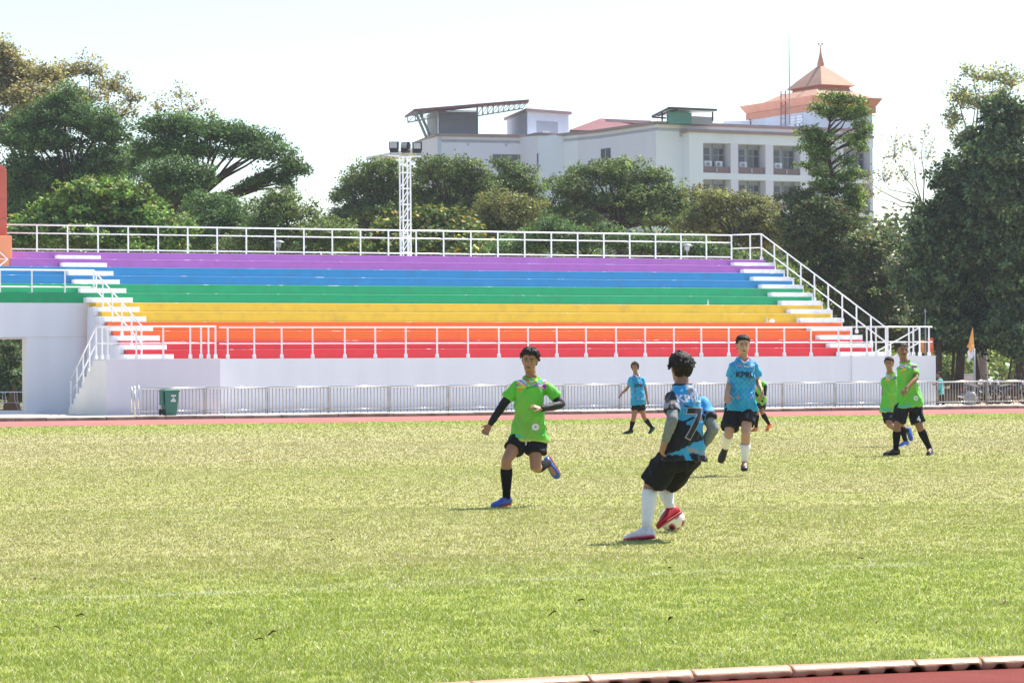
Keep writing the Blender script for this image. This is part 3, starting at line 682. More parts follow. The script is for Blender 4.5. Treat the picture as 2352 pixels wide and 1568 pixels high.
def tree(label, Z, lobes, kind, trunk, group='trees behind the grandstand', size=.14, dens=1.0, sub=88, npl=22, clr=.36, seed=0, droop=0, base_z=0, bark='bark', tw=1.0, name='tree', flat=.7, lean=None, fill=1.0, cat='tree', fork_t=.55, leader=False):
    """lobes: (px, py, rx, ry) of the crown's masses in the survey picture; trunk: (px of foot, radius, px/py of fork)"""
    rng = np.random.default_rng(seed * 7 + int(Z)); k = Z / F_PX
    tpx, trad, fpx, fpy = trunk
    foot = at(tpx, 900, Z); foot.z = base_z
    T = thing(name, label, cat, foot, group)
    fork = at(fpx, fpy, Z)
    if kind not in ('yellow', 'palegr'):
        ex = []
        for i in range(len(lobes)):
            a_ = lobes[i]; o_ = sorted(lobes, key=lambda q: (q[0] - a_[0]) ** 2 + 3 * (q[1] - a_[1]) ** 2)[1:3]
            for c_ in o_[:1 + (i % 2)]: ex.append(((a_[0] + c_[0]) / 2, (a_[1] + c_[1]) / 2 + 4, (a_[2] + c_[2]) * .46, (a_[3] + c_[3]) * .46))
        lobes = [(x_, y_, rx_ * 1.1, ry_ * 1.12) for x_, y_, rx_, ry_ in lobes] + ex
    cents = []; rads = []; outs = []; b = MB()
    mid = foot.lerp(fork, .5) + Vector((rng.normal(0, .15), rng.normal(0, .2), 0))
    b.tube([foot - Vector((0, 0, .2)), foot + (mid - foot) * .12, mid, fork], [trad * 1.35, trad, trad * .85, trad * .62], 8)
    tb = MB()
    top_ = at(*min(lobes, key=lambda q: q[1])[:2], Z); top_ = fork.lerp(top_, .85)
    if leader: b.tube([fork + (top_ - fork) * q + Vector((.12 * math.sin(q * 7), 0, 0)) for q in (0, .25, .5, .75, 1)], [trad * .62 * (1 - .7 * q) for q in (0, .25, .5, .75, 1)], 8)
    for li, (px, py, rx, ry) in enumerate(lobes):
        dy = rng.uniform(-1, 1) * rx * k * .9
        c = at(px, py, Z + dy); RX, RZ = rx * k, ry * k; RY = RX * rng.uniform(.8, 1.1)
        e = c - Vector((0, 0, RZ * .45)); f0 = fork
        if leader:
            zt_ = max(fork.z, min(top_.z, e.z - .45 * abs(e.x - fork.x) - .3)); q_ = (zt_ - fork.z) / max(.01, top_.z - fork.z); f0 = fork.lerp(top_, q_) + Vector((.12 * math.sin(q_ * 7), 0, 0))
        sag = (e - f0)
        m1 = f0 + sag * .35 + Vector((rng.normal(0, .12), rng.normal(0, .12), -.06 * sag.length * (1 if sag.z < sag.length * .5 else -1))) ; m2 = f0 + sag * .7 + Vector((rng.normal(0, .15), 0, rng.normal(0, .1)))
        br = trad * .30 * (1.0 if sag.length > 1 else .6)
        b.tube([f0, m1, m2, e], [br, br * .75, br * .5, br * .3], 6)
        m = max(6, int(sub * dens * (RX * RZ) / 1.2))
        v = rng.normal(size=(m, 3)); v /= np.linalg.norm(v, axis=1)[:, None]
        v *= (rng.random(m) ** (.38 * fill) * np.where(rng.random(m) < (.30 if kind == 'dark' else .16), rng.uniform(1.0, 1.55 if kind == 'dark' else 1.38, m), 1))[:, None]
        v[:, 2] = np.where(v[:, 2] < 0, v[:, 2] * .7, v[:, 2])
        pc = np.array(c) + v * np.array([RX, RY, RZ])
        outs.append(v); cents.append(pc); rads.append(rng.uniform(.6, 1.25, m) * clr)
        for j in range(0, m, max(1, int(3 / tw))):
            p = Vector(pc[j]); q = (p - e); a_ = e + q * .5 + Vector((rng.normal(0, .08), rng.normal(0, .08), .10 * q.length))
            tb.tube([e, a_, p], [br * .28, br * .18, .010], 4)
    b.v += []; 
    b.build('trunk', MT[bark], T, smooth=True); tb.build('branches', MT[bark], T)
    cents = np.concatenate(cents); rads = np.concatenate(rads)
    if npl:
        me = leaf_mesh('crown', cents, rads, npl, size, GREEN[kind], rng, foot, droop, flat, np.concatenate(outs))
        put('crown', me, LEAFM, T)
    return T
R1 = 'rain trees with flat layered crowns'
tree('tall yellowish tree at the far left edge rising above all others', 186, [(0, 120, 42, 36), (40, 165, 55, 38), (5, 215, 70, 45), (100, 175, 42, 30), (80, 235, 70, 45), (30, 300, 80, 45), (-40, 170, 60, 60)], 'yellow', (60, .35, 60, 420), seed=1, dens=1.0, npl=26, size=.19, clr=.5, tw=1.6, flat=.9)
tree('sparse yellow twiggy tree behind the dark crown at the left', 190, [(150, 165, 38, 30), (205, 160, 40, 32), (260, 190, 42, 32), (300, 225, 26, 26), (200, 220, 60, 28), (275, 260, 42, 22), (140, 225, 40, 28)], 'yellow', (205, .22, 215, 330), seed=2, dens=.6, npl=16, size=.19, clr=.5, tw=2.5, flat=.9)
tree('nearly bare pale tree showing above the wide umbrella crown', 192, [(362, 240, 30, 26), (415, 215, 28, 26), (440, 245, 40, 24), (490, 262, 26, 12), (400, 262, 40, 16)], 'yellow', (410, .16, 410, 330), seed=3, dens=.40, npl=9, size=.18, clr=.5, tw=3, flat=.9)
tree('large dark green tree with domed crown at the left', 166, [(150, 222, 45, 26), (105, 262, 60, 30), (195, 268, 75, 32), (255, 305, 50, 36), (130, 325, 80, 36), (45, 310, 60, 40), (50, 385, 55, 36), (170, 385, 60, 36), (250, 375, 50, 34), (60, 455, 50, 28), (235, 430, 40, 25)], 'rain', (150, .35, 165, 450), R1, seed=4, size=.15, dens=1.1)
tree('dark dense tree filling the gap behind the left crowns down to the rail', 182, [(40, 480, 60, 50), (120, 470, 70, 55), (200, 480, 70, 50), (290, 480, 70, 50), (370, 470, 60, 44), (440, 490, 60, 40), (530, 505, 60, 30), (240, 390, 50, 50), (310, 370, 34, 50), (60, 400, 50, 50), (600, 540, 60, 26)], 'rain', (260, .3, 260, 540), seed=41, size=.17)
tree('dark tree filling the gap behind the mast', 188, [(780, 525, 60, 32), (850, 500, 60, 34), (920, 460, 50, 44), (980, 480, 50, 44), (1060, 470, 60, 44), (1140, 490, 60, 40), (1220, 490, 60, 40)], 'rain2', (960, .25, 960, 540), seed=42, size=.17)
tree('dark tree filling the gap between round tree and olive tree', 182, [(1270, 520, 50, 34), (1350, 480, 60, 40), (1450, 480, 70, 40), (1540, 490, 60, 38), (1620, 510, 60, 32), (1700, 520, 60, 32), (1780, 540, 60, 40)], 'rain2', (1500, .25, 1500, 560), seed=43, size=.17)
tree('wide dark umbrella tree reaching right over the gap', 160, [(350, 290, 42, 26), (400, 285, 52, 26), (455, 290, 50, 28), (510, 305, 52, 28), (565, 315, 50, 30), (612, 335, 45, 30), (655, 365, 40, 24), (692, 392, 26, 11), (560, 352, 52, 20), (630, 398, 40, 14), (345, 345, 42, 34), (405, 335, 50, 36), (465, 345, 42, 26), (585, 418, 28, 9), (660, 425, 24, 9), (545, 435, 22, 10)], 'rain', (440, .36, 458, 455), R1, seed=5, size=.145, dens=1.15)
tree('dark rounded lower crown in front of the umbrella tree', 156, [(395, 385, 50, 24), (345, 410, 50, 30), (430, 410, 44, 30), (400, 445, 60, 26), (470, 405, 30, 30)], 'rain', (400, .25, 400, 490), R1, seed=6, size=.14)
tree('bright leafy bushy tree above the left rail', 143, [(185, 440, 50, 24), (245, 430, 55, 22), (300, 450, 50, 26), (140, 475, 50, 26), (225, 485, 85, 40), (325, 495, 65, 36), (90, 515, 60, 36), (160, 540, 80, 36), (270, 550, 80, 36), (380, 530, 60, 36), (50, 555, 50, 30), (360, 580, 60, 25)], 'bright', (230, .2, 230, 560), seed=7, size=.20, npl=26, clr=.36)
tree('feathery green tree right of the bright bush', 151, [(480, 458, 60, 20), (540, 480, 48, 22), (455, 500, 55, 30), (520, 520, 60, 30), (470, 555, 70, 32)], 'rain', (500, .2, 500, 560), seed=8, size=.13)
tree('rounded mid green tree left of the mast', 147, [(650, 450, 45, 20), (620, 480, 50, 24), (690, 490, 60, 28), (600, 530, 60, 34), (690, 540, 70, 34), (750, 530, 60, 30), (560, 565, 60, 26), (790, 560, 60, 28), (650, 580, 80, 22)], 'rain2', (670, .22, 670, 570), seed=9, size=.13)
tree('umbrella tree behind the mast with stepped outline', 172, [(860, 378, 46, 16), (905, 385, 40, 20), (835, 405, 50, 20), (800, 432, 40, 16), (870, 430, 56, 22), (780, 458, 24, 10), (925, 420, 34, 22), (850, 470, 60, 24), (900, 490, 50, 24), (790, 500, 36, 22)], 'rain2', (880, .25, 885, 500), R1, seed=10, size=.14)
tree('umbrella tree right of the mast below the flat white facade', 174, [(985, 375, 42, 16), (1040, 375, 50, 18), (1090, 395, 42, 24), (1000, 405, 60, 22), (1060, 425, 60, 26), (1115, 430, 34, 26), (975, 440, 34, 24), (1010, 470, 60, 26), (1080, 480, 40, 20)], 'rain2', (1030, .26, 1035, 510), R1, seed=11, size=.14)
tree('smaller umbrella tree below the loggia windows', 176, [(1160, 378, 34, 15), (1195, 395, 38, 18), (1225, 425, 34, 22), (1170, 420, 46, 24), (1200, 460, 48, 24), (1140, 455, 30, 20)], 'rain2', (1180, .2, 1180, 510), R1, seed=12, size=.14)
tree('olive green tree between the mast and the large round tree', 160, [(1150, 460, 50, 20), (1205, 475, 44, 22), (1115, 490, 44, 22), (1170, 510, 60, 26), (1110, 535, 50, 26), (1200, 540, 60, 26), (1150, 565, 90, 24)], 'olive', (1160, .2, 1160, 560), seed=13, size=.13)
tree('yellow leaved shrubby tree around the mast', 143, [(970, 500, 42, 22), (1030, 500, 46, 22), (905, 520, 40, 26), (1075, 535, 40, 26), (990, 545, 60, 26), (870, 555, 36, 22), (930, 570, 60, 22), (1060, 575, 60, 18), (820, 575, 40, 18)], 'mixyel', (980, .12, 980, 590), seed=14, size=.22, npl=13, clr=.42, tw=2, dens=.9)
tree('largest round crowned tree in front of the blank white wall', 168, [(1440, 378, 44, 16), (1390, 388, 46, 20), (1335, 398, 40, 20), (1285, 425, 34, 22), (1490, 402, 40, 22), (1535, 430, 38, 26), (1430, 415, 60, 22), (1330, 440, 50, 24), (1470, 450, 60, 24), (1400, 470, 60, 24), (1290, 480, 40, 26), (1560, 470, 40, 24), (1340, 510, 50, 24), (1490, 500, 50, 24)], 'rain2', (1420, .34, 1425, 520), R1, seed=15, size=.14)
tree('olive topped tree below the balconies', 160, [(1610, 445, 38, 20), (1660, 455, 42, 20), (1715, 462, 42, 20), (1765, 475, 34, 20), (1640, 490, 60, 26), (1720, 505, 60, 28), (1580, 520, 44, 26), (1780, 520, 40, 28), (1660, 545, 70, 24), (1740, 560, 60, 24)], 'olive', (1680, .22, 1680, 560), seed=16, size=.13)
tree('low dark green bushy tree along the right half of the top rail', 150, [(1100, 575, 60, 20), (1200, 565, 70, 26), (1300, 550, 60, 34), (1390, 545, 60, 30), (1480, 560, 70, 26), (1560, 560, 60, 26), (1650, 580, 60, 18), (1260, 520, 40, 24)], 'rain', (1350, .2, 1350, 590), seed=17, size=.14)
tree('tall narrow tree with clumped glossy leaves in front of the tower', 149, [(1905, 222, 36, 12), (1950, 232, 36, 13), (1880, 248, 26, 12), (1978, 262, 22, 14), (1925, 262, 34, 12), (1855, 300, 26, 13), (1895, 310, 30, 12), (1985, 300, 22, 14), (1850, 335, 24, 13), (1950, 320, 30, 12), (1980, 340, 18, 10), (1890, 355, 32, 13), (1945, 372, 24, 12), (1860, 385, 24, 12), (1915, 405, 34, 14), (1880, 430, 28, 14), (1945, 435, 26, 14), (1905, 470, 34, 18), (1870, 490, 28, 18), (1950, 480, 30, 20), (1925, 520, 36, 22), (1880, 330, 24, 12), (1965, 405, 24, 14), (1975, 450, 22, 16)], 'bright', (1928, .2, 1908, 470), seed=18, size=.13, dens=1.15, clr=.30, npl=26, tw=1.2, leader=True)
tree('broad dark tree with reddish new leaves right of the top rail', 147, [(1835, 455, 40, 22), (1880, 480, 48, 26), (1830, 510, 52, 32), (1925, 520, 56, 34), (1850, 570, 60, 40), (1950, 590, 62, 42), (2020, 560, 44, 36), (1890, 640, 66, 42), (1990, 660, 66, 44), (2060, 640, 44, 40), (1940, 710, 70, 36), (2040, 720, 60, 36), (1980, 770, 80, 34), (2090, 780, 50, 34)], 'redgr', (1940, .3, 1935, 740), seed=19, size=.15, npl=34, leader=True)
tree('pale bare tree with winding twigs between tower and dark tree', 153, [(2055, 345, 30, 40), (2095, 330, 26, 36), (2030, 400, 30, 36), (2130, 350, 30, 34), (2080, 400, 40, 30), (2125, 300, 18, 16), (2000, 440, 34, 30), (1990, 400, 20, 30)], 'yellow', (2130, .13, 2120, 475), seed=20, size=.14, dens=.5, npl=5, clr=.35, tw=3, bark='barkg', flat=.9)
tree('pale yellow topped tree above the dark tree at the right edge', 160, [(2235, 170, 30, 22), (2280, 175, 34, 22), (2325, 185, 34, 26), (2200, 215, 28, 30), (2190, 275, 26, 34), (2240, 230, 40, 34), (2300, 230, 44, 36), (2215, 320, 36, 36)], 'palegr', (2260, .24, 2250, 400), seed=21, size=.16, dens=.75, npl=18, clr=.42, tw=2, bark='barkg', flat=.9)
G2 = 'dark drooping trees at the right edge'
tree('dark drooping tree with thick trunk just right of the white end wall', 138, [(2150, 480, 44, 34), (2120, 560, 50, 44), (2180, 600, 60, 46), (2110, 650, 46, 46), (2170, 690, 60, 44), (2130, 745, 48, 34), (2200, 760, 50, 34), (2100, 800, 26, 18)], 'dark', (2154, .18, 2160, 720), G2, seed=22, size=.19, npl=36, droop=.5, base_z=.5, flat=.8, leader=True, dens=.8)
tree('dark drooping tree on the broad middle trunk left of the flag pole', 139, [(2180, 410, 42, 40), (2230, 380, 50, 46), (2210, 480, 60, 50), (2260, 540, 66, 50), (2230, 640, 66, 50), (2250, 720, 60, 44), (2220, 785, 50, 30)], 'dark', (2201, .23, 2215, 720), G2, seed=23, size=.19, npl=36, droop=.5, base_z=.5, flat=.8, leader=True, dens=.8)
tree('tallest dark tree at the right edge with the widest crown', 137, [(2290, 255, 44, 34), (2335, 275, 50, 40), (2260, 320, 52, 42), (2330, 360, 60, 50), (2290, 430, 64, 50), (2350, 470, 60, 56), (2310, 540, 66, 54), (2370, 600, 60, 56), (2310, 650, 66, 50), (2350, 730, 60, 44), (2300, 760, 56, 38), (2360, 800, 50, 32)], 'dark', (2340, .30, 2335, 700), G2, seed=24, size=.19, npl=36, droop=.5, base_z=.5, flat=.8, leader=True, dens=.8)
tree('thin straight trunk tree between the two thick trunks', 140, [(2190, 700, 40, 36), (2180, 770, 36, 24)], 'dark', (2186, .085, 2186, 740), G2, seed=25, size=.18, npl=28, droop=.5, base_z=.55, flat=.8)
tree('rough trunk tree just right of the grey flag pole', 142, [(2260, 700, 50, 40), (2280, 770, 46, 28)], 'olive', (2252, .14, 2255, 740), G2, seed=26, size=.17, npl=26, droop=.4, base_z=.6, bark='bark', flat=.8)
tree('slim trunk tree left of the big trunk at the right edge', 141, [(2310, 720, 40, 30), (2330, 780, 40, 24)], 'dark', (2314, .06, 2316, 750), G2, seed=27, size=.18, npl=26, droop=.5, base_z=.55, flat=.8)
tree('leafy tree seen through the tunnel opening with a sunlit branch', 136, [(8, 800, 22, 10), (30, 800, 16, 6), (30, 850, 30, 26), (-10, 870, 40, 30), (50, 880, 30, 30), (20, 905, 40, 14)], 'dark', (10, .06, 12, 880), None, seed=28, size=.15, dens=1.6)
tree('young bright yellow green shrub beside the man in turquoise', 139, [(2172, 862, 10, 8), (2178, 876, 8, 6), (2166, 876, 7, 5)], 'pale', (2172, .02, 2172, 885), None, seed=29, size=.12, npl=26, clr=.12, dens=8, base_z=.55, name='shrub', cat='shrub')
tree('feathery pale green shrubs just outside the right end of the stand', 142, [(1800, 630, 30, 22), (1850, 680, 34, 24), (1880, 730, 30, 26), (1820, 690, 40, 30)], 'bright', (1840, .08, 1840, 720), None, seed=30, size=.10, dens=1.2, name='shrub', cat='shrub')
# far bright bushes between the trunks and the closed wood behind everything
def far_wood():
    rng = np.random.default_rng(99); cents = []; rads = []
    def mass(x0, x1, y0, y1, Z, n, r):
        for _ in range(n):
            px = rng.uniform(x0, x1); t = rng.random(); top = y0 + 22 * math.sin(px * .031) + 14 * math.sin(px * .083 + 1)
            c = at(px, top + (y1 - top) * t, Z + rng.uniform(-8, 8)); cents.append(c[:]); rads.append(r * rng.uniform(.7, 1.4))
    mass(-300, 720, 530, 890, 225, 1300, 1.3); mass(720, 1900, 535, 890, 215, 1400, 1.3)
    me = leaf_mesh('far_wood', np.array(cents), np.array(rads), 40, .38, GREEN['rain2'], rng, (0, 0, 0), 0, .8)
    put('far_wood', me, LEAFM, kind='stuff', label='closed mass of green wood far behind the stand')
    cents, rads = [], []
    for _ in range(1500):
        px = rng.uniform(1880, 2650); c = at(px, 790 + 105 * rng.random() ** .8, 205 + rng.uniform(-12, 12)); cents.append(c[:]); rads.append(.9)
    me = leaf_mesh('undergrowth', np.array(cents), np.array(rads), 42, .28, GREEN['pale'] + GREEN['bright'], rng, (0, 0, 0), 0, .8)
    put('undergrowth', me, LEAFM, kind='stuff', label='sunlit pale green undergrowth seen between the trunks')
    cents, rads = [], []
    for _ in range(700):
        px = rng.uniform(1900, 2700); c = at(px, 500 + 300 * rng.random(), 225 + rng.uniform(-8, 8)); cents.append(c[:]); rads.append(1.4)
    me = leaf_mesh('far_wood', np.array(cents), np.array(rads), 42, .40, GREEN['redgr'], rng, (0, 0, 0), 0, .8)
    put('far_wood', me, LEAFM, kind='stuff', label='closed dark wood far behind the trees at the right')
far_wood()
# low mound of earth and leaf litter beyond the fence at the right
def mound():
    ns, nd = 90, 70; vs = []
    for i in range(ns):
        for j in range(nd):
            s = 21.3 + 60 * i / (ns - 1); d = 5.0 + 75 * (j / (nd - 1)) ** 1.5
            z = .62 * min(1, max(0, (d - 6) / 7)) ** .8 * min(1, max(0, (s - 21.3) / 1.2)) + .05 * math.sin(s * 1.3) * math.sin(d * .9) * min(1, (d - 5) / 5)
            vs.append(S(s, d, z - .01))
    fs = [(i * nd + j, (i + 1) * nd + j, (i + 1) * nd + j + 1, i * nd + j + 1) for i in range(ns - 1) for j in range(nd - 1)]
    b = MB(); b.add(vs, fs); b.build('mound', MT['soil'], kind='structure', smooth=True)
    b = MB(); b.add([S(21.05, -10.0, .022), S(70, -10.0, .022), S(70, 4.2, .022), S(21.05, 4.2, .022)], [(0, 1, 2, 3)])
    b.build('path', paint('pale sand path', (.50, .42, .34), .95, .15, 1.5, .3, 20, .1), kind='structure')
mound()

# ================================================================== UNIVERSITY BUILDING
HB = 585.6
def zr(px, py, Z): return CAM_H + (867 - .00725 * (px - 1176) - py) * Z / F_PX
def plan(px, py):
    Z = 285.0 * HB / (867 - .00725 * (px - 1176) - py); return Vector(((px - 1176) / F_PX * Z, Z, 0))
ROOF = zr(1510, 279, 285)
bt = thing('university_building', 'large white university building with brown cornice and copper roofed tower above the trees', 'building', plan(1510, 279))
def bp(name, mat, b, parent=None, **k): return b.build(name, mat, parent or bt, **k)
PL = [plan(959, 326.5), plan(1008, 306.5), plan(1215, 310), plan(1240, 304.8), plan(1287, 307.4), plan(1330, 303), plan(1381, 297.7), plan(1510, 279), plan(1590, 282.0), plan(1990, 297)]
def seg(b, A, B, z0, z1, th=.4, out=0.0):
    t = (B - A).normalized(); nrm = Vector((t.y, -t.x, 0))         # towards the camera
    b.box(A + nrm * out + Vector((0, 0, z0)), (B - A), -nrm * th, Vector((0, 0, z1 - z0)))
RB = ROOF - .25
for i in range(len(PL) - 1):
    A, B = PL[i], PL[i + 1]
    if i == 8: continue
    b = MB(); seg(b, A, B, 0, RB, 6.0 if i else .4)
    bp('wall', MT['bpink'] if i in (1, 3, 5, 6) else (MT['bblue'] if i == 0 else MT['bwall']), b)
b = MB()
for i in range(len(PL) - 1): 
    A, B = PL[i], PL[i + 1]; t = (B - A).normalized(); seg(b, A - t * .0, B, RB + .002 + .001 * (i % 2), RB + .27, .6, .28)
bp('cornice', MT['cornice'], b)
b = MB(); b.prism([p + Vector((0, 0, RB - .6)) for p in PL] + [PL[-1] + N * 22 + Vector((0, 0, RB - .6)), PL[0] + N * 14 + Vector((0, 0, RB - .6))], Vector((0, 0, .3))); bp('flat_roof', MT['bwall'], b)
# right wing: face line from PL[8] on, balcony block 1.2 m in front
A8 = PL[7]; tR = (PL[9] - PL[7]).normalized(); nR = Vector((tR.y, -tR.x, 0))
def onR(px, off=0.0):
    k = (px - 1176) / F_PX; P = A8 + nR * off; t = (k * P.y - P.x) / (tR.x - k * tR.y); return P + tR * t
def zR(px, py, off=0.0): return zr(px, py, onR(px, off).y)
b = MB(); seg(b, PL[8], PL[9], 0, RB, .4); bp('wall', MT['bwall'], b)
OFF = 1.2; xs = [1587, 1618] + []
cols = []; x0 = 1618.5
edges = []
for i in range(5): edges.append((1618.5 + 80.6 * i, 1682 + 80.0 * i))
ztop = zR(1587, 303, OFF); zc = zR(1587, 297, OFF)
def rbox(b, xa, xb, z0, z1, off0, off1):
    pa, pb = onR(xa, off1), onR(xb, off1); ln = (pb - pa)
    b.box(pa + Vector((0, 0, z0)), ln, -nR * (off1 - off0), Vector((0, 0, z1 - z0)))
zo1, zo0 = zR(1650, 328.5, OFF), zR(1650, 397, OFF); FLO = zR(1650, 328.5, OFF) - zR(1650, 411.5, OFF)
b = MB(); rbox(b, 1587, 2010, zo1 + .001, ztop, .01, OFF)
for f in range(6): rbox(b, 1587, 2010, zo1 - FLO * (f + 1) + .001, zo0 - FLO * f - .001, .01, OFF + .002)
bp('floor_beam', MT['bwall'], b)
prev = 1587
for (xa, xb) in edges + [(2005, 2010)]:
    b = MB(); rbox(b, prev, xa, 0, zo1, .01, OFF - .01); bp('column', MT['bpink'] if prev > 1600 else MT['bwall'], b); prev = xb
b = MB(); rbox(b, 1583, 2012, ztop + .001, ztop + .26, .0, OFF + .26); bp('cornice', MT['cornice'], b)
ref_a = edges[0]
for f in range(4):
    z1 = zo1 - FLO * f; z0 = zo0 - FLO * f
    for i, (xa, xb) in enumerate(edges):
        w_ = thing('balcony', None, None, onR(xa, 0), None) if False else None
        b = MB(); rbox(b, xa, xb, z0, z0 + .62, .85, OFF - .15); pr = bp('parapet', MT['parapet'], b)
        b = MB(); xm_ = xa + (xb - xa) * .48; rbox(b, xm_, xm_ + 2.4, z0 + .1, z0 + .5, OFF - .14, OFF - .05); bp('drain_pipe', MT['frame'], b, pr)
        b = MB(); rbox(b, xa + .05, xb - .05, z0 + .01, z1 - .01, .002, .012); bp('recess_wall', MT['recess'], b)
        # recessed back wall windows stand on the wing's wall plane
        for (qa, qb) in ((.01, .24), (.36, .74)):
            wa, wb = xa + (xb - xa) * qa, xa + (xb - xa) * qb
            b = MB(); rbox(b, wa, wb, z0 + .5, z1 - .3, .013, .07); wn = bp('window', MT['winframe'], b)
            b = MB(); m_ = (wa + wb) / 2
            nn = 1 if qb < .3 else 2
            for j in range(nn):
                pa_, pb_ = wa + (wb - wa) * (j / nn) + 1.2, wa + (wb - wa) * ((j + 1) / nn) - 1.2
                rbox(b, pa_, pb_, z0 + .65, z0 + 1.75, .075, .09); rbox(b, pa_, pb_, z0 + 1.85, z1 - .45, .075, .09)
            bp('pane', MT['darkwin'], b, wn)
        b = MB(); rbox(b, xa + (xb - xa) * .97, xb - .3, z0, z1, .02, OFF - .2); rbox(b, xa + (xb - xa) * .34, xa + (xb - xa) * .36, z0, z1, .02, .12); rbox(b, xa + (xb - xa) * .74, xa + (xb - xa) * .76, z0, z1, .02, .12)
        bp('balcony_post', MT['galv'], b)
        for qa in ((.08, .46) if i == 0 else (.08,)):
            wa = xa + (xb - xa) * qa
            b = MB(); rbox(b, wa, wa + 15, z0 + .62, z0 + 1.18, .3, .62); ac = bp('air_conditioner', MT['bwall'], b)
            b = MB(); c = onR(wa + 6, .63) + Vector((0, 0, z0 + .9)); b.tube([c, c + nR * .02], .2, 12); bp('fan_grille', MT['louv'], b, ac)
# windows of the left wing
def wpt(i, px, off=0.0):
    A, B = PL[i], PL[i + 1]; t = (B - A).normalized(); nn = Vector((t.y, -t.x, 0)); P = A + nn * off; k = (px - 1176) / F_PX
    return P + t * ((k * P.y - P.x) / (t.x - k * t.y)), nn
def wbox(b, i, xa, xb, ya, yb, o0, o1):
    pa, nn = wpt(i, xa, o1); pb, _ = wpt(i, xb, o1); z1 = zr(xa, ya, pa.y); z0 = zr(xa, yb, pa.y)
    b.box(pa + Vector((0, 0, z0)), pb - pa, -nn * (o1 - o0), Vector((0, 0, z1 - z0)))
def lwin(i, xa, xb, ya, yb, mull=0, louvre=None, frame=1.2):
    b = MB(); wbox(b, i, xa, xb, ya, yb, .004, .05); wn = bp('window', MT['parapet'] if mull else MT['frame'], b)
    b = MB(); wbox(b, i, xa + frame, xb - frame, ya + frame, yb - frame, .052, .07); bp('pane', MT['darkwin'], b, wn)
    if mull:
        b = MB()
        for j in range(1, mull): x = xa + (xb - xa) * j / mull; wbox(b, i, x - .6, x + .6, ya + frame, yb - frame, .072, .10)
        bp('frame', MT['frame'], b, wn)
    if louvre:
        b = MB(); y = louvre
        while y < yb - 2: wbox(b, i, xa + 1.5, xb - 1.5, y, y + 1.6, .072, .12); y += 3.0
        bp('louvre', MT['frame'], b, wn)
lwin(1, 1135, 1213, 354, 385, 4); lwin(3, 1257, 1283, 352, 395, 0, 372); lwin(2, 1226.5, 1239.5, 353, 396, 0, 373); lwin(6, 1383, 1405, 342, 366, 2)
lwin(1, 1135, 1213, 437, 470, 4); lwin(3, 1257, 1283, 440, 482, 0, 460)
for i, x, y in ((1, 1076, 321), (1, 1164, 323), (3, 1260, 322)): b = MB(); wbox(b, i, x, x + 4, y, y + 13, .0, .08); bp('rain_spout', MT['frame'], b)
b = MB(); rbox(b, 1566, 1569.5, zR(1566, 314), zR(1566, 300), .0, .15); bp('rain_spout', MT['frame'], b)
# roof structures
def P3(px, py, Z): return Vector(((px - 1176) / F_PX * Z, Z, zr(px, py, Z)))
def quad_slab(b, pts, th): b.prism(pts, Vector((0, 0, -th)))
b = MB(); quad_slab(b, [P3(933, 266, 303), P3(955, 250, 300), P3(1219, 228, 300), P3(1217, 233, 311), P3(975, 252, 311)], .22); ro = bp('canopy_roof', MT['redroof'], b, label='red sloping canopy roof on the left wing')
b = MB()
def truss(p0, p1, q0, q1, n):
    b.bar(p0, p1, .12); b.bar(q0, q1, .12)
    for j in range(n + 1):
        a_, c_ = p0.lerp(p1, j / n), q0.lerp(q1, j / n); b.bar(a_, c_, .08)
        if j < n: b.bar(c_, p0.lerp(p1, (j + 1) / n), .07)
truss(P3(1100, 243, 301), P3(1215, 233, 301), P3(1100, 266, 301), P3(1205, 249, 301), 9); bp('truss', MT['galv'], b); b = MB()
truss(P3(940, 266, 301.5), P3(1010, 255, 301.5), P3(940, 281, 301.5), P3(1010, 268, 301.5), 4)
bp('truss', MT['galv'], b); b = MB()
b.bar(P3(958, 257, 300), P3(989, 331, 302), .2); b.bar(P3(967, 256, 302), P3(998, 327, 303.5), .2); bp('strut', MT['galv'], b)
b = MB(); y = 0
zA = ROOF + .1; 
pA, pB, pC = Vector(P3(984, 300, 310)), Vector(P3(1006, 300, 303)), Vector(P3(1100, 300, 304.5))
zt = zr(1006, 251, 303); zb = ROOF + .2; n_ = 22
for j in range(n_):
    z = zb + (zt - zb) * j / n_; 
    b.box(Vector((pB.x, pB.y, z)), (pC - pB) * Vector((1, 1, 0)) if False else Vector((pC.x - pB.x, pC.y - pB.y, 0)), Vector((0, .1, 0)), Vector((0, 0, (zt - zb) / n_ * .72)))
    b.box(Vector((pA.x, pA.y, z)), Vector((pB.x - pA.x, pB.y - pA.y, 0)), Vector((0.1, 0, 0)), Vector((0, 0, (zt - zb) / n_ * .72)))
bp('louvre_screen', MT['louv'], b)
b = MB(); b.box(Vector((pB.x + .2, pB.y + .5, zb)), Vector((pC.x - pB.x - .3, pC.y - pB.y, 0)), Vector((0, 5, 0)), Vector((0, 0, zt - zb - .2))); b.bar(Vector((pB.x, pB.y - .08, zb)), Vector((pB.x, pB.y - .08, zt)), .14); b.bar(Vector((pC.x, pC.y - .08, zb)), Vector((pC.x, pC.y - .08, zt + .7)), .14); bp('louvre_room', paint('pale grey room', (.40, .41, .44), .6), b)
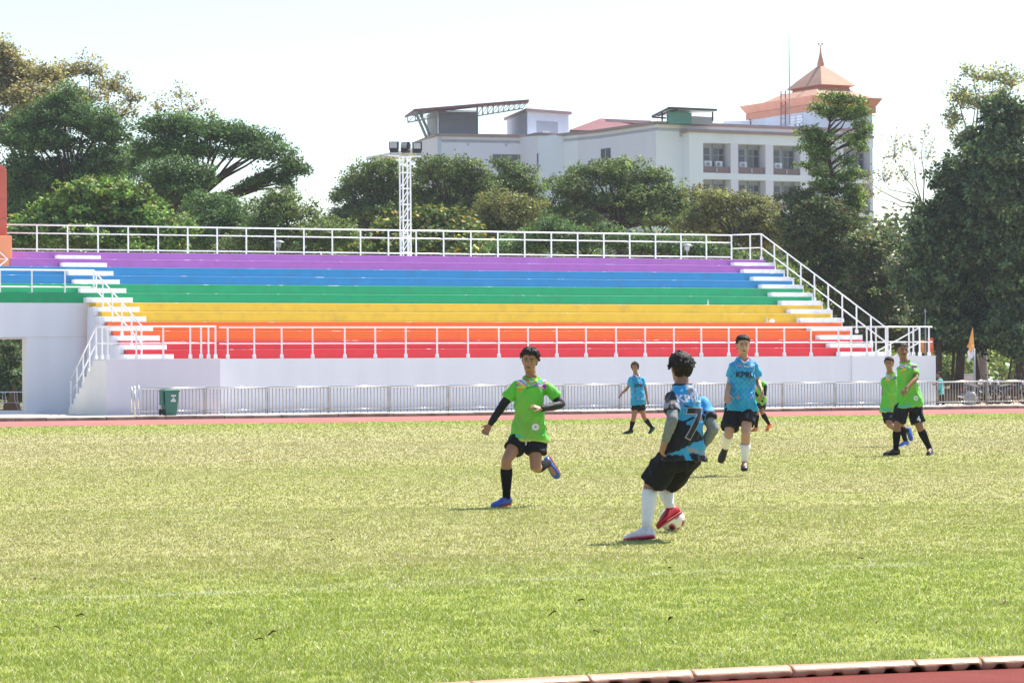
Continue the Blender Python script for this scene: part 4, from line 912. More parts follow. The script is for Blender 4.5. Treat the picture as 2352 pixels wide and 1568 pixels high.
# stair hut
def hut():
    b = MB(); a0, a1, a2 = P3(1168, 305, 312), P3(1215, 305, 302), P3(1310, 305, 306); zt = zr(1215, 256, 302); zb = ROOF - .3
    L_ = lambda p, z: Vector((p.x, p.y, z))
    a3 = Vector((a0.x + (a2.x - a1.x), a0.y + (a2.y - a1.y), 0)); 
    b.prism([L_(a0, zb), L_(a1, zb), L_(a2, zb), L_(a3, zb)], Vector((0, 0, zt - zb))); o = bp('stair_hut', MT['bblue'], b)
    b = MB(); g = .65; c = (L_(a0, zt) + L_(a2, zt)) / 2; pts = [c + (L_(p, zt) - c) * 1.10 for p in (a0, a1, a2, a3)]; b.prism([p + Vector((0, 0, .002)) for p in pts], Vector((0, 0, .28))); bp('hut_roof', MT['cornice'], b, o)
    b = MB(); t = (a2 - a1).normalized(); t.z = 0; q = L_(a1.lerp(a2, .22), 0); nn = Vector((t.y, -t.x, 0)); b.box(q + nn * .03 + Vector((0, 0, zb + .3)), t * 3.0, -nn * .02, Vector((0, 0, 1.7))); bp('hut_opening', paint('painted recess shade', (.30, .34, .40), .8), b, o)  # flat panel on the wall, the opening's shade is put into its colour
    b = MB(); b.box(q + t * .8 + nn * .05 + Vector((0, 0, zb + .35)), t * 1.0, -nn * .02, Vector((0, 0, .7))); bp('hut_vent', MT['frame'], b, o)
hut()
b = MB(); a0, a1, a2 = P3(1312, 298, 297), P3(1382, 272, 300), P3(1500, 277, 298); b.prism([a0, a1, a2, P3(1504, 290, 298), P3(1380, 300, 297)], Vector((0, 6, 0))); bp('rear_roof', MT['redroof'], b, label='red ribbed roof behind the parapet')
b = MB(); b.bar(P3(1395, 276.5, 296.9), P3(1500, 281, 297.6), .25, .25); bp('rear_roof_gap', MT['parapet'], b)
# glazed canopy house
def canopy():
    zb = ROOF - .2; L_ = lambda p, z: Vector((p.x, p.y, z)); a0, a1, a2, a3 = P3(1525, 270, 289), P3(1540, 262, 284), P3(1641, 262, 287), P3(1630, 262, 292)
    zt = zr(1540, 256, 284)
    b = MB(); q0, q1 = L_(a1, zb), L_(a1.lerp(a2, .52), zb); b.prism([q0, q1, q1 + Vector((0, 4, 0)), q0 + Vector((0, 4, 0))], Vector((0, 0, zt - zb))); o = bp('teal_screen', MT['teal'], b)
    b = MB(); q0, q1 = L_(a1.lerp(a2, .522), zb), L_(a2, zb); b.prism([q0, q1, q1 + Vector((0, 4, 0)), q0 + Vector((0, 4, 0))], Vector((0, 0, zt - zb - .3))); bp('grey_screen', MT['louv'], b)
    b = MB(); b.prism([P3(1502, 268, 289), P3(1540, 250, 283), P3(1649, 255, 286), P3(1645, 262, 292)], Vector((0, 0, .12))); rf = bp('glass_canopy', MT['clear'], b)
    b = MB(); b.bar(P3(1540, 247.5, 282.9), P3(1650, 252.5, 285.9), .2); b.bar(P3(1502, 267, 288.9), P3(1540, 248, 282.9), .15); b.bar(P3(1515, 266, 288.9), P3(1560, 251, 282.9), .1); b.bar(P3(1502, 269, 288.8), P3(1534, 271, 288.8), .15)
    for x in (1525, 1641): b.bar(P3(x, 278, 286), P3(x, 256, 286), .12)
    bp('canopy_frame', MT['lampblack'], b, rf)
canopy()
# tower with copper crown
def tower():
    Zt = 291.5; L_ = lambda p, z: Vector((p.x, p.y, z))
    front = onR(1868, -3.0); right = onR(2008, -3.0); left_back = front + Vector((-5.35, 10.0, 0)) ; rb = right + (left_back - front)
    zt = zr(1868, 250, front.y)
    b = MB(); b.prism([L_(front, 0), L_(right, 0), L_(rb, 0), L_(left_back, 0)], Vector((0, 0, zt))); o = bp('tower', MT['bblue'], b)
    c = (front + rb) / 2
    def ringp(k, z): return [c + (L_(p, 0) - L_(c, 0)) * k + Vector((0, 0, z)) for p in (front, right, rb, left_back)]
    zl = zr(1868, 252, front.y); zm = zr(1868, 240, front.y); zu = zr(1868, 221, front.y)
    def scaled(k, ox=0): return [Vector((c.x + ox, c.y, 0)) + Vector((p.x - c.x, p.y - c.y, 0)) * k for p in (front, right, rb, left_back)]
    def lf(name, mat, ks, parent=None, ox=0):
        b = MB(); b.loft([[p + Vector((0, 0, z)) for p in scaled(k, ox)] for k, z in ks]); return bp(name, mat, b, parent)
    lf('lower_band', MT['copper'], [(1.06, zl - .1), (1.06, zm), (1.02, zm + .02)], o)
    lf('crown_skirt', MT['copper'], [(1.061, zm + .03), (1.17, zu), (1.10, zu + .01)], o)
    z2 = zr(1868, 205, c.y); z1 = zr(1868, 212, c.y); z3 = zr(1868, 151, c.y); z4 = zr(1868, 104, c.y)
    lf('hip_roof', MT['copper2'], [(.98, zu), (.55, z1)], o, .6)
    lf('upper_drum', MT['copper'], [(.50, z1 - .3), (.46, z1 + .3), (.56, z2 + .15), (.3, z2 + .2)], o, 1.1)
    lf('pyramid_roof', MT['copper2'], [(.565, z2 + .16), (.40, z2 + (z3 - z2) * .38), (.05, z3)], o, 1.1)
    lf('spire', MT['copper'], [(.035, z3 - .1), (.06, z3 + .1), (.02, z3 + (z4 - z3) * .55), (.004, z4)], o, 1.1)
    b = MB(); cz = Vector((c.x + 1.1, c.y, z4)); b.bar(cz - Vector((.18, 0, 0)), cz + Vector((.18, 0, 0)), .05); b.ball(cz + Vector((-.18, 0, .15)), .10, n=8, m=6); b.ball(cz + Vector((.18, 0, .15)), .10, n=8, m=6); bp('finial', MT['redroof'], b, o)
    b = MB()
    f2 = L_(left_back.lerp(front, .55), 0); f3 = L_(left_back.lerp(front, .62), 0)
    for p in (f2, f3): b.bar(p + Vector((-.25, -.25, zt - 3.3)), p + Vector((-.25, -.75, zu + .9)), .08)
    for j in range(9): b.bar(f2 + Vector((-.25, -.3 - j * .05, zt - 3 + j * .6)), f3 + Vector((-.25, -.3 - j * .05, zt - 3 + j * .6)), .05)
    bp('ladder', MT['redroof'], b, o)
    nn = Vector((nR.x, nR.y, 0)); b = MB()
    sd_ = (L_(front, 0) - L_(left_back, 0)).normalized(); ns = Vector((sd_.y, -sd_.x, 0)); 
    if ns.y > 0: ns = -ns
    for q in (.66, .78):
        p = L_(left_back.lerp(front, q), 0) + ns * .03
        for j in range(9): b.box(p + Vector((0, 0, zt - 2.9 + j * .28)), sd_ * 1.0, ns * .06, Vector((0, 0, .17)))
    bp('louvre_vent', MT['bwall'], b, o)
    # low room left of tower under the band
    b = MB(); p0 = L_(left_back, 0) + Vector((-2.6, .5, 0)); b.prism([p0 + Vector((0, 0, RB - .2)), L_(left_back, 0) + ns * .0 + Vector((0, -.4, RB - .2)), L_(left_back, 0) + Vector((0, 3, RB - .2)), p0 + Vector((0, 3, RB - .2))], Vector((0, 0, zl - RB)))
    bp('roof_room', MT['bblue'], b, o)
    b = MB(); b.tube([P3(1818, 285, 292), P3(1818, 150, 292), P3(1818, 80, 292)], [.07, .05, .025], 6); b.build('antenna_mast', MT['galv'], label='thin antenna mast on the roof left of the tower', category='antenna')
tower()
# ================================================================== PEOPLE
SKIN = {}
def skin_mat(name, col):
    m = paint(name, col, .5, .05, 14, .1, 200, .35); bs = m.node_tree.nodes['Principled BSDF']
    bs.inputs['Subsurface Weight'].default_value = .08; bs.inputs['Subsurface Radius'].default_value = (.02, .008, .004); bs.inputs['Subsurface Scale'].default_value = .5
    return m
SK1 = skin_mat('tan skin', (.33, .165, .095)); SK2 = skin_mat('light tan skin', (.46, .26, .17)); SK3 = skin_mat('brown skin', (.27, .13, .075))
HAIRM = paint('black hair', (.013, .010, .009), .62, .35, 90, .35, 220, .3)
HAIRB = paint('dark brown hair', (.035, .020, .014), .62, .35, 90, .35, 220, .3)
CLOTH = attr_mat('printed jersey', .62, sheen=.15, spec=.25, bump=.15, bscale=900)
BLK = paint('black sports cloth', (.012, .012, .017), .75, .15, 9, .15, 500, .2)
SOCKB = paint('black sock', (.012, .012, .015), .9, .12, 30, .3, 700, .1)
SOCKW = paint('white sock', (.78, .77, .80), .9, .05, 30, .3, 700, .1)
SLVB = paint('black arm sleeve', (.010, .010, .013), .6, .1, 30, .1, 400, .3)
SLVG = paint('grey arm sleeve', (.19, .20, .21), .7, .1, 30, .1, 400, .2)
EYEW = paint('eye white', (.30, .25, .22), .3); EYEB = paint('iris', (.012, .008, .006), .2); LIP = paint('lip', (.24, .09, .075), .5); MOUTHD = paint('open mouth', (.06, .018, .016), .5)
COLW = paint('white collar', (.78, .74, .80), .7); COLG = paint('green collar', (.08, .42, .04), .7)
def ring(c, lat, fwd, a, bf, bb, n=28, pw=.88):
    out = []
    for k in range(n):
        t = 2 * math.pi * k / n; x, y = math.cos(t), math.sin(t)
        x = math.copysign(abs(x) ** pw, x); y = math.copysign(abs(y) ** pw, y)
        out.append(c + lat * (a * x) + fwd * ((bf if y > 0 else bb) * y))
    return out
def round_tube(mb, pts, rad, n=14, ref=None):
    """tube with hemispherical ends, smooth interpolation between the joints"""
    pts = [Vector(p) for p in pts]; rad = [r if hasattr(r, '__len__') else (r, r) for r in rad]
    P, R = [], []
    for i in range(len(pts) - 1):
        for q in (0, .33, .66): P.append(pts[i].lerp(pts[i + 1], q)); R.append(tuple(rad[i][j] + (rad[i + 1][j] - rad[i][j]) * q for j in (0, 1)))
    P.append(pts[-1]); R.append(rad[-1])
    d0 = (P[0] - P[1]).normalized(); d1 = (P[-1] - P[-2]).normalized()
    A = [(P[0] + d0 * R[0][0] * .95, .25), (P[0] + d0 * R[0][0] * .7, .7)]; B = [(P[-1] + d1 * R[-1][0] * .7, .7), (P[-1] + d1 * R[-1][0] * .95, .25)]
    mb.tube([a for a, _ in A] + P + [b for b, _ in B], [(R[0][0] * k, R[0][1] * k) for _, k in A] + R + [(R[-1][0] * k, R[-1][1] * k) for _, k in B], n, ref)
def bake(mb, voxel, smooth, name, loc, iters=None, lam=.5):
    """fuse overlapping closed pieces into one continuous skin"""
    me = mb.mesh('tmp', loc); bm = bmesh.new(); bm.from_mesh(me); bmesh.ops.recalc_face_normals(bm, faces=bm.faces); bm.to_mesh(me); bm.free()
    o = bpy.data.objects.new('tmp', me); SC.collection.objects.link(o)
    r = o.modifiers.new('r', 'REMESH'); r.mode = 'VOXEL'; r.voxel_size = voxel; r.use_smooth_shade = True
    if smooth: s_ = o.modifiers.new('s', 'SMOOTH'); s_.factor = lam; s_.iterations = smooth
    dg = bpy.context.evaluated_depsgraph_get(); dg.update()
    out = bpy.data.meshes.new_from_object(o.evaluated_get(dg)); out.name = name
    bpy.data.objects.remove(o); bpy.data.meshes.remove(me)
    out.polygons.foreach_set('use_smooth', [True] * len(out.polygons))
    return out
def get_co(me):
    a = np.zeros(len(me.vertices) * 3, dtype=np.float32); me.vertices.foreach_get('co', a); return a.reshape(-1, 3).astype(float)
def get_no(me):
    a = np.zeros(len(me.vertices) * 3, dtype=np.float32); me.vertices.foreach_get('normal', a); return a.reshape(-1, 3).astype(float)
def disp(me, amp, sc, seed, aniso=(1, 1, 1)):
    co = get_co(me); no = get_no(me); n = fnoise(co * np.array(aniso) * sc, seed, 3) - .5
    r = 1 - np.abs(fnoise(co * np.array(aniso) * sc * .7 + 9, seed + 5, 2) - .5) * 9
    r2 = 1 - np.abs(fnoise((co @ np.array([[.8, 0, .6], [0, 1, 0], [-.6, 0, .8]])) * np.array([1.6, 1, .5]) * sc, seed + 8, 2) - .5) * 9
    h_ = n * amp * 1.5 + np.clip(r, 0, 1) * amp * .8 + np.clip(r2, 0, 1) * amp * .6
    co = co + no * ((h_ - h_.mean() + amp * .22)[:, None]); me.vertices.foreach_set('co', co.ravel()); me.update()
def hand(mb, wrist, dirv, pn, S_, curl=.35, side=1, spread=.10):
    """palm plus four unequal bent fingers and a thumb; pn = side the fingers close towards, side: thumb side along lat"""
    d = Vector(dirv).normalized(); pn = (Vector(pn) - d * Vector(pn).dot(d)).normalized(); lat = d.cross(pn) * side
    pl = .088 * S_
    mb.loft([ring(wrist - d * .015 * S_, lat, pn, .026 * S_, .018 * S_, .018 * S_, 12), ring(wrist + d * .02 * S_, lat, pn, .033 * S_, .017 * S_, .015 * S_, 12), ring(wrist + d * .06 * S_, lat, pn, .042 * S_, .016 * S_, .014 * S_, 12), ring(wrist + d * pl, lat, pn, .041 * S_, .012 * S_, .012 * S_, 12), ring(wrist + d * (pl + .006), lat, pn, .030 * S_, .008 * S_, .008 * S_, 12)])
    for i, ln in enumerate((.073, .082, .076, .060)):
        off = (1.5 - i) * .0215 * S_; p = wrist + d * (pl - .008) + lat * off
        dd = (d + lat * (1.5 - i) * spread).normalized(); pts = [p]; ang = 0
        for j, fr in enumerate((.42, .32, .26)):
            ang += curl * (.8 + .12 * i) * (1.0 if j else .7)
            dv = dd * math.cos(ang) + pn * math.sin(ang); pts.append(pts[-1] + dv * ln * fr * S_)
        mb.tube(pts, [.0098 * S_, .0092 * S_, .0086 * S_, .0068 * S_], 8)
    p = wrist + d * .022 * S_ + lat * .026 * S_ + pn * .004
    t1 = (d * .62 + lat * .72 + pn * .25).normalized(); t2 = (d * .85 + lat * .42 + pn * .35).normalized()
    mb.tube([p, p + t1 * .034 * S_, p + t1 * .034 * S_ + t2 * .032 * S_, p + t1 * .034 * S_ + t2 * .058 * S_], [.015 * S_, .0125 * S_, .0105 * S_, .008 * S_], 8)
HEADP = [(-.004, .022, .072, -.030), (.008, .040, .088, -.020), (.030, .053, .091, .015), (.058, .060, .088, .048), (.090, .065, .086, .068), (.118, .069, .083, .084), (.135, .071, .087, .092), (.158, .073, .086, .098), (.185, .071, .076, .097), (.208, .061, .056, .082), (.225, .040, .030, .055), (.232, .016, .006, .025)]
def person(label, Zb, J, S_=1.0, skin=SK1, face=(0, 0, 0), facing=1, shirt='green', shorts=BLK, socks=(SOCKB, SOCKB), sock_top=(.12, .12), sleeves=None, shoes=((.03, .08, .35), (.6, .6, .6)), hair='short', hairm=None, hands=(.35, .35), palms=(None, None), short_len=(.78, .78), voxel=.0075, mouth='closed', long_sleeve=None, shoe_cols=None, trousers=False, seed=1, shirt_hem=-.17, shirt_loose=1.0, shirtm=None, tgroup=None, foot=None, shirt_flare=1.0, planted='', neckline='crew'):
    """J: joints as (px, py, dz) in the survey picture with dz metres behind the person's own distance Zb.
    a = limb on the picture's left, b = on its right"""
    J = {k: at(v[0], v[1], Zb + (v[2] if len(v) > 2 else 0)) for k, v in J.items()}
    footp = foot or Vector((J['pel'].x, J['pel'].y, 0))
    _u = (J['neck'] - J['pel']).normalized()
    for a_, b_ in (('sha', 'shb'), ('shb', 'sha')): J['_' + a_] = J[a_] - _u * .036 * S_ + (J[b_] - J[a_]).normalized() * .014 * S_
    J['sha'], J['shb'] = J['_sha'], J['_shb']
    for s_ in planted:
        J['to' + s_].z = .010 + .0 * S_; J['an' + s_].z = .012 + .082 * S_
    up = (J['neck'] - J['pel']).normalized(); lat = (J['shb'] - J['sha']); shw = lat.length / 2; lat = (lat - up * lat.dot(up)).normalized()
    fwd = lat.cross(up) * facing; fwd.normalize()
    lat2 = (J['hipb'] - J['hipa']); lat2 = (lat2 - up * lat2.dot(up)).normalized(); fwd2 = lat2.cross(up) * facing; fwd2.normalize()
    TL = (J['neck'] - J['pel']).length
    def tor(t):   # frame of the torso at t: 0 pelvis .. 1 base of neck
        q = min(1, max(0, t)); c = J['pel'] + (J['neck'] - J['pel']) * t
        bow = J.get('bow'); 
        if bow is not None: c = c + (bow - (J['pel'] + J['neck']) / 2) * (4 * q * (1 - q))
        l = lat2.lerp(lat, q).normalized(); f = fwd2.lerp(fwd, q).normalized(); return c, l, f
    ws = shw / .175
    # ---- skin body
    mb = MB()
    rr = []
    for t, a, bf, bb in ((-.10, .10, .08, .08), (0, .145, .10, .105), (.25, .135, .09, .085), (.55, .145 * ws, .10, .09), (.8, .140 * ws, .085, .085), (.93, .100 * ws, .060, .065), (1.0, .075, .055, .06), (1.04, .055, .052, .055)):
        c, l, f = tor(t); rr.append(ring(c, l, f, a * S_, bf * S_, bb * S_))
    mb.loft(rr)
    # head frame
    yaw, pit, rol = [R_(a) for a in face]
    fd = Vector((math.sin(yaw), -math.cos(yaw), 0)); fl = Vector((math.cos(yaw), math.sin(yaw), 0))   # face direction and its left-to-right axis
    hu = Vector((0, 0, 1)); hu = (hu * math.cos(rol) + fl * math.sin(rol)).normalized(); fl = (fl - hu * fl.dot(hu)).normalized()
    fd = hu.cross(fl) * -1 if hu.cross(fl).dot(fd) < 0 else hu.cross(fl)
    hu2 = hu * math.cos(pit) + fd * math.sin(pit); fd2 = fd * math.cos(pit) - hu * math.sin(pit); hu, fd = hu2, fd2
    HS = 1.02 * S_; hc = J['head']; chin = hc - hu * .118 * HS
    def H(x, y, z): return chin + fl * x * HS + fd * y * HS + hu * z * HS
    mb.loft([ring(H(0, 0, z), fl, fd, a * HS, f * HS, b_ * HS, 24, .95) if b_ >= 0 else ring(H(0, (f - b_ * -1) / 2 + .0, z), fl, fd, a * HS, (f + b_) / 2 * HS, (f + b_) / 2 * HS, 24, .95) for z, a, f, b_ in HEADP])
    nb = J['neck']; round_tube(mb, [nb - up * .03, nb.lerp(H(0, -.02, .03), .5), H(0, -.015, .055)], [(.066 * S_,) * 2, (.057 * S_,) * 2, (.054 * S_,) * 2], 16)
    # nose, brow, cheeks, ears
    mb.tube([H(0, .080, .135), H(0, .093, .112), H(0, .107, .090), H(0, .090, .080)], [.009 * HS, .011 * HS, .0155 * HS, .010 * HS], 8)
    mb.ball(H(-.010, .092, .088), .010 * HS, n=8, m=6); mb.ball(H(.010, .092, .088), .010 * HS, n=8, m=6)
    mb.tube([H(-.018, .088, .058), H(0, .094, .060), H(.018, .088, .058)], [.004, .006, .004], 6); mb.tube([H(-.016, .086, .048), H(0, .091, .046), H(.016, .086, .048)], [.004, .007, .004], 6)
    for sx in (-1, 1):
        mb.tube([H(sx * .066, -.004, .085), H(sx * .076, -.010, .100), H(sx * .081, -.016, .125), H(sx * .072, -.004, .138)], [.007 * HS, .010 * HS, .012 * HS, .008 * HS], 8)
    # arms
    
    hands_ = []
    for i, s_ in enumerate('ab'):
        sh, el, wr, ha = J['sh' + s_], J['el' + s_], J['wr' + s_], J['ha' + s_]
        inn = tor(.84)[0].lerp(sh, .60)
        round_tube(mb, [inn, sh, sh.lerp(el, .35), el, el.lerp(wr, .30), wr], [(r * S_,) * 2 for r in (.040, .044, .043, .036, .038, .026)], 12)
        dv = ha - wr; side = -1 if i == 0 else 1
        pn = Vector(palms[i]) if palms[i] is not None else (-lat if i == 1 else lat)
        tf = fwd if palms[i] is None else (J['neck'] - wr)
        sg = 1 if dv.normalized().cross((pn - dv.normalized() * pn.dot(dv.normalized())).normalized()).dot(fwd * 1.0 + Vector((0, 0, .5))) > 0 else -1
        hand(mb, wr, dv, pn, S_, hands[i], sg)
    # legs
    for i, s_ in enumerate('ab'):
        hp, kn, an, to = J['hip' + s_], J['kn' + s_], J['an' + s_], J['to' + s_]
        round_tube(mb, [hp.lerp(J['pel'], .25), hp, hp.lerp(kn, .4), kn, kn.lerp(an, .28), kn.lerp(an, .6), an], [(r * S_,) * 2 for r in (.080, .086, .077, .056, .056, .045, .034)], 14)
        fdv = (to - an).normalized(); round_tube(mb, [an, an + (to - an) * .55], [(.034 * S_,) * 2, (.026 * S_,) * 2], 10)
    me = bake(mb, voxel, 3, 'person', footp)
    P_ = put('person', me, skin, None, footp, label=label, category='person', group=tgroup)
    # ---- face features
    if facing == 1 or True:
        for sx in (-1, 1):
            b = MB(); b.ball(H(sx * .031, .0745, .120), .0135 * HS, .0125 * HS, .0058 * HS, 10, 6, Matrix((fl, fd, hu)).transposed()); e_ = b.build('eye', EYEW, P_, smooth=True)
            b = MB(); b.ball(H(sx * .031, .0850, .120), .0072 * HS, .0035 * HS, .0054 * HS, 8, 6, Matrix((fl, fd, hu)).transposed()); b.build('iris', EYEB, e_, smooth=True)
            b = MB(); b.tube([H(sx * .047, .076, .138), H(sx * .031, .0865, .143), H(sx * .014, .0885, .139)], [.002 * HS, .0038 * HS, .0032 * HS], 6); b.build('eyebrow', HAIRM, P_)
        b = MB()
        if mouth == 'open': b.ball(H(0, .0935, .052), .019 * HS, .008 * HS, .0075 * HS, 10, 6, Matrix((fl, fd, hu)).transposed()); b.build('mouth', MOUTHD, P_, smooth=True)
        else: b.tube([H(-.022, .087, .053), H(-.01, .097, .052), H(0, .0995, .0515), H(.01, .097, .052), H(.022, .087, .053)], [.002 * HS, .0042 * HS, .0045 * HS, .0042 * HS, .002 * HS], 6); b.build('mouth', LIP, P_, smooth=True)
        if mouth == 'moustache': b = MB(); b.tube([H(-.026, .087, .064), H(0, .1005, .069), H(.026, .087, .064)], [.003 * HS, .0055 * HS, .003 * HS], 6); b.build('moustache', HAIRM, P_)
    # ---- hair: a cap following the skull, cut at the hairline, roughened, plus tufts
    rng = np.random.default_rng(seed)
    g = {'short': .012, 'crop': .004, 'thick': .020, 'long': .016}[hair]
    mb = MB(); hz = np.array([h_[0] for h_ in HEADP])
    def hp_(z): return [float(np.interp(z, hz, [h_[j] for h_ in HEADP])) for j in (1, 2, 3)]
    rr = [ring(H(0, -.056, .058), fl, fd, .046 * HS, .016 * HS, .022 * HS, 28, .9)]
    top = .155 if hair == 'crop' else .150
    for z in (.072, .090, .108, .124, .138, .150, .160, .170, .180, .192, .205, .216, .226, .232):
        a, f, b_ = hp_(z); q = min(1, max(0, (z - .10) / .06)); gg = g * (.55 + .45 * q)
        lift = max(0, z - .16) * g * 13; a2 = a + gg
        if z < top: fr_ = -.016 + max(0, z - .085) * .42
        else: fr_ = float(np.interp(z, [top, top + .016, top + .034, top + .044], [.025, .062, .082, f + g])) if z < top + .044 else f + g
        if z < top: cc = (fr_ - (b_ + gg)) / 2; hh_ = (fr_ + b_ + gg) / 2; rr.append(ring(H(0, cc, z), fl, fd, a2 * HS, hh_ * HS, hh_ * HS, 28, .8))
        else: rr.append(ring(H(0, 0, z + lift), fl, fd, a2 * HS, fr_ * HS, (b_ + gg) * HS, 28, .95))
    mb.loft(rr)
    if hair != 'crop':
        for _ in range({'short': 130, 'thick': 230, 'long': 160}[hair]):
            th = rng.uniform(0, 2 * math.pi); ph = rng.uniform(.0, 1.5)
            v = Vector((math.sin(ph) * math.cos(th), math.sin(ph) * math.sin(th), math.cos(ph)))
            if v.y > .45 and v.z < .55: continue
            p = H(v.x * .074, v.y * .090 - .006, .152 + v.z * .080)
            vw = (fl * v.x + fd * v.y + hu * v.z).normalized(); dwn = (Vector((0, 0, -1)) + vw * vw.z)
            if v.z > .62: comb = vw * .55 + fl * (.7 * math.sin(seed + v.x * 4)) + fd * .55 + hu * .25
            else: comb = vw * .50 + dwn * .75
            dv = comb.normalized() + Vector(rng.normal(0, .20, 3)); dv.normalize(); dn_ = Vector((0, 0, -1))
            ln = {'short': .026, 'thick': .044, 'long': .034}[hair] * rng.uniform(.6, 1.25)
            mb.tube([p - dv * .008, p + dv * ln * .45, p + dv * ln * .85 + dn_ * ln * .12, p + dv * ln + dn_ * ln * .35], [.011, .010, .0075, .003], 5)
    if hair == 'long':
        for sx in (-1, 1): mb.tube([H(sx * .07, .02, .16), H(sx * .088, .005, .12), H(sx * .080, -.02, .08), H(sx * .072, -.03, .05)], [.012, .013, .011, .006], 6)
    me = bake(mb, voxel * .62, 1, 'hair', footp); disp(me, .005, 70, seed, (1, 1, .45)); put('hair', me, hairm or HAIRM, P_)
    # ---- jersey
    mb = MB(); rr = []; k = shirt_loose
    for t, a, bf, bb in ((shirt_hem, .202 * k * shirt_flare, .150 * k, .156 * k), (shirt_hem + .01, .207 * k * shirt_flare, .155 * k, .160 * k), (-.02, .192 * k, .142 * k, .148 * k), (.2, .170 * k, .122 * k, .118 * k), (.42, .170 * k * ws ** .5, .125 * k, .113 * k), (.62, .180 * ws, .130, .12), (.74, .178 * ws, .122, .12), (.83, .165 * ws, .108, .112), (.90, .135 * ws, .092, .10), (.95, .105 * ws, .080, .09), (.985, .082, .072, .08), (1.015, .066, .064, .070)):
        c, l, f = tor(t); rr.append(ring(c, l, f, a * S_, bf * S_, bb * S_, 32, .85))
    mb.loft(rr)
    ends = []
    for s_ in 'ab':
        sh, el = J['sh' + s_], J['el' + s_]; wr = J['wr' + s_]; q = .62
        inn = tor(.87)[0].lerp(sh, .40); dv = (el - sh).normalized()
        if long_sleeve: pts = [inn, sh, sh.lerp(el, .5), el, wr.lerp(el, .1)]; rd = [.075, .075, .062, .055, .042]
        else: pts = [inn, sh, sh.lerp(el, q * .5), sh.lerp(el, q)]; rd = [.064, .060, .062, .064]
        mb.tube([pts[0] - (pts[1] - pts[0]).normalized() * .02] + pts + [pts[-1] + dv * .004], [.05 * S_] + [r * S_ for r in rd] + [rd[-1] * .93 * S_], 18)
    me = bake(mb, voxel * .95, 3, 'shirt', footp); disp(me, .021 * S_, 6.5, seed + 3, (1.3, 1.3, .8))
    co = get_co(me) + np.array(footp); no = get_no(me)
    c0 = np.array(J['pel']); upn, ln, fn = np.array(up), np.array(lat), np.array(fwd)
    rel = co - c0; v = rel @ upn / TL; u = rel @ ln / (.185 * S_ * ws); fr = rel @ fn
    axis_f = np.array([0.0]); cols = jersey(shirt, u, v, fr, co, J, seed, S_, ws)
    set_col(me, cols); sh_o = put('shirt', me, shirtm or CLOTH, P_)
    bm = bmesh.new(); bm.from_mesh(me); dl = []
    for f_ in bm.faces:
        r_ = f_.calc_center_median() + footp - J['pel']; v_ = r_.dot(up) / TL; u_ = r_.dot(lat) / (.185 * S_ * ws); w_ = r_.dot(fwd)
        lim = 1.0 if w_ < .01 else ((.955 + .3 * u_ * u_) if neckline == 'crew' else (.875 + .34 * abs(u_)))
        if v_ > lim and abs(u_) < .6: dl.append(f_)
    bmesh.ops.delete(bm, geom=dl, context='FACES'); bm.to_mesh(me); bm.free()
    # collar band
    if shirt in ('kpru', 'kpru7', 'green'):
        b = MB(); pts = []
        for kx in range(25):
            a_ = 2 * math.pi * kx / 24; y_ = math.sin(a_); tt = 1.0 if y_ < 0 else (1.0 - (.045 if neckline == 'crew' else .125) * (y_ if neckline == 'crew' else max(0, 1 - abs(math.cos(a_)) * 1.02))); c, l, f = tor(tt); k_ = max(0, y_); pts.append(c + l * (.076 * S_ * math.cos(a_)) + f * ((.074 + .028 * k_ * (1 if neckline == 'crew' else 1.25)) * S_ * y_))
        b.tube(pts, .0075 * S_, 6, cap=False); b.build('collar', {'kpru': COLW, 'kpru7': BLK, 'green': COLG}[shirt], P_, smooth=True)
    # ---- shorts / trousers
    mb = MB(); rr = []
    for t, a, bf, bb in ((-.24, .115, .085, .09), (-.16, .160, .115, .125), (-.05, .172, .120, .130), (.10, .160, .105, .110), (.12, .14, .09, .095)):
        c, l, f = tor(t); rr.append(ring(c, lat2, fwd2, a * S_, bf * S_, bb * S_))
    mb.loft(rr)
    for i, s_ in enumerate('ab'):
        hp, kn = J['hip' + s_], J['kn' + s_]; an = J['an' + s_]
        if trousers: round_tube(mb, [hp.lerp(J['pel'], .3), hp, hp.lerp(kn, .5), kn, kn.lerp(an, .5), kn.lerp(an, .97)], [(r * S_,) * 2 for r in (.10, .105, .095, .078, .070, .065)], 16)
        else:
            q = short_len[i]; c2 = hp.lerp(kn, q); dv = (kn - hp).normalized(); lt = lat2
            mb.tube([hp.lerp(J['pel'], .35) + up * .04, hp, hp.lerp(kn, q * .5), c2, c2 + dv * .004], [(.088 * S_, .088 * S_), (.102 * S_, .102 * S_), (.103 * S_, .103 * S_), (.108 * S_, .110 * S_), (.104 * S_, .104 * S_)], 20)
    me = bake(mb, voxel, 2, 'shorts', footp); disp(me, .018 * S_, 7, seed + 8, (1.2, 1.2, .6)); put('trousers' if trousers else 'shorts', me, shorts, P_)
    # ---- socks, sleeves, shoes
    for i, s_ in enumerate('ab'):
        kn, an, to = J['kn' + s_], J['an' + s_], J['to' + s_]
        if not trousers and socks[i]:
            q0 = sock_top[i]
            mb = MB(); pts = [kn.lerp(an, q0), kn.lerp(an, q0 + .03), kn.lerp(an, .34), kn.lerp(an, .55), kn.lerp(an, .78), an]
            mb.tube(pts, [(.056 * S_), .0625 * S_, .0635 * S_, .055 * S_, .044 * S_, .041 * S_], 16); 
            mb.build('sock', socks[i], P_, smooth=True)
        fdv = (to - an); dn = (an - kn).normalized(); tgt = (to - (an + dn * .065 * S_)); fx = tgt.normalized(); dn = (dn - fx * dn.dot(fx)).normalized(); ltf = fx.cross(dn).normalized()
        sole = an + dn * .078 * S_; rr = []; rs = []
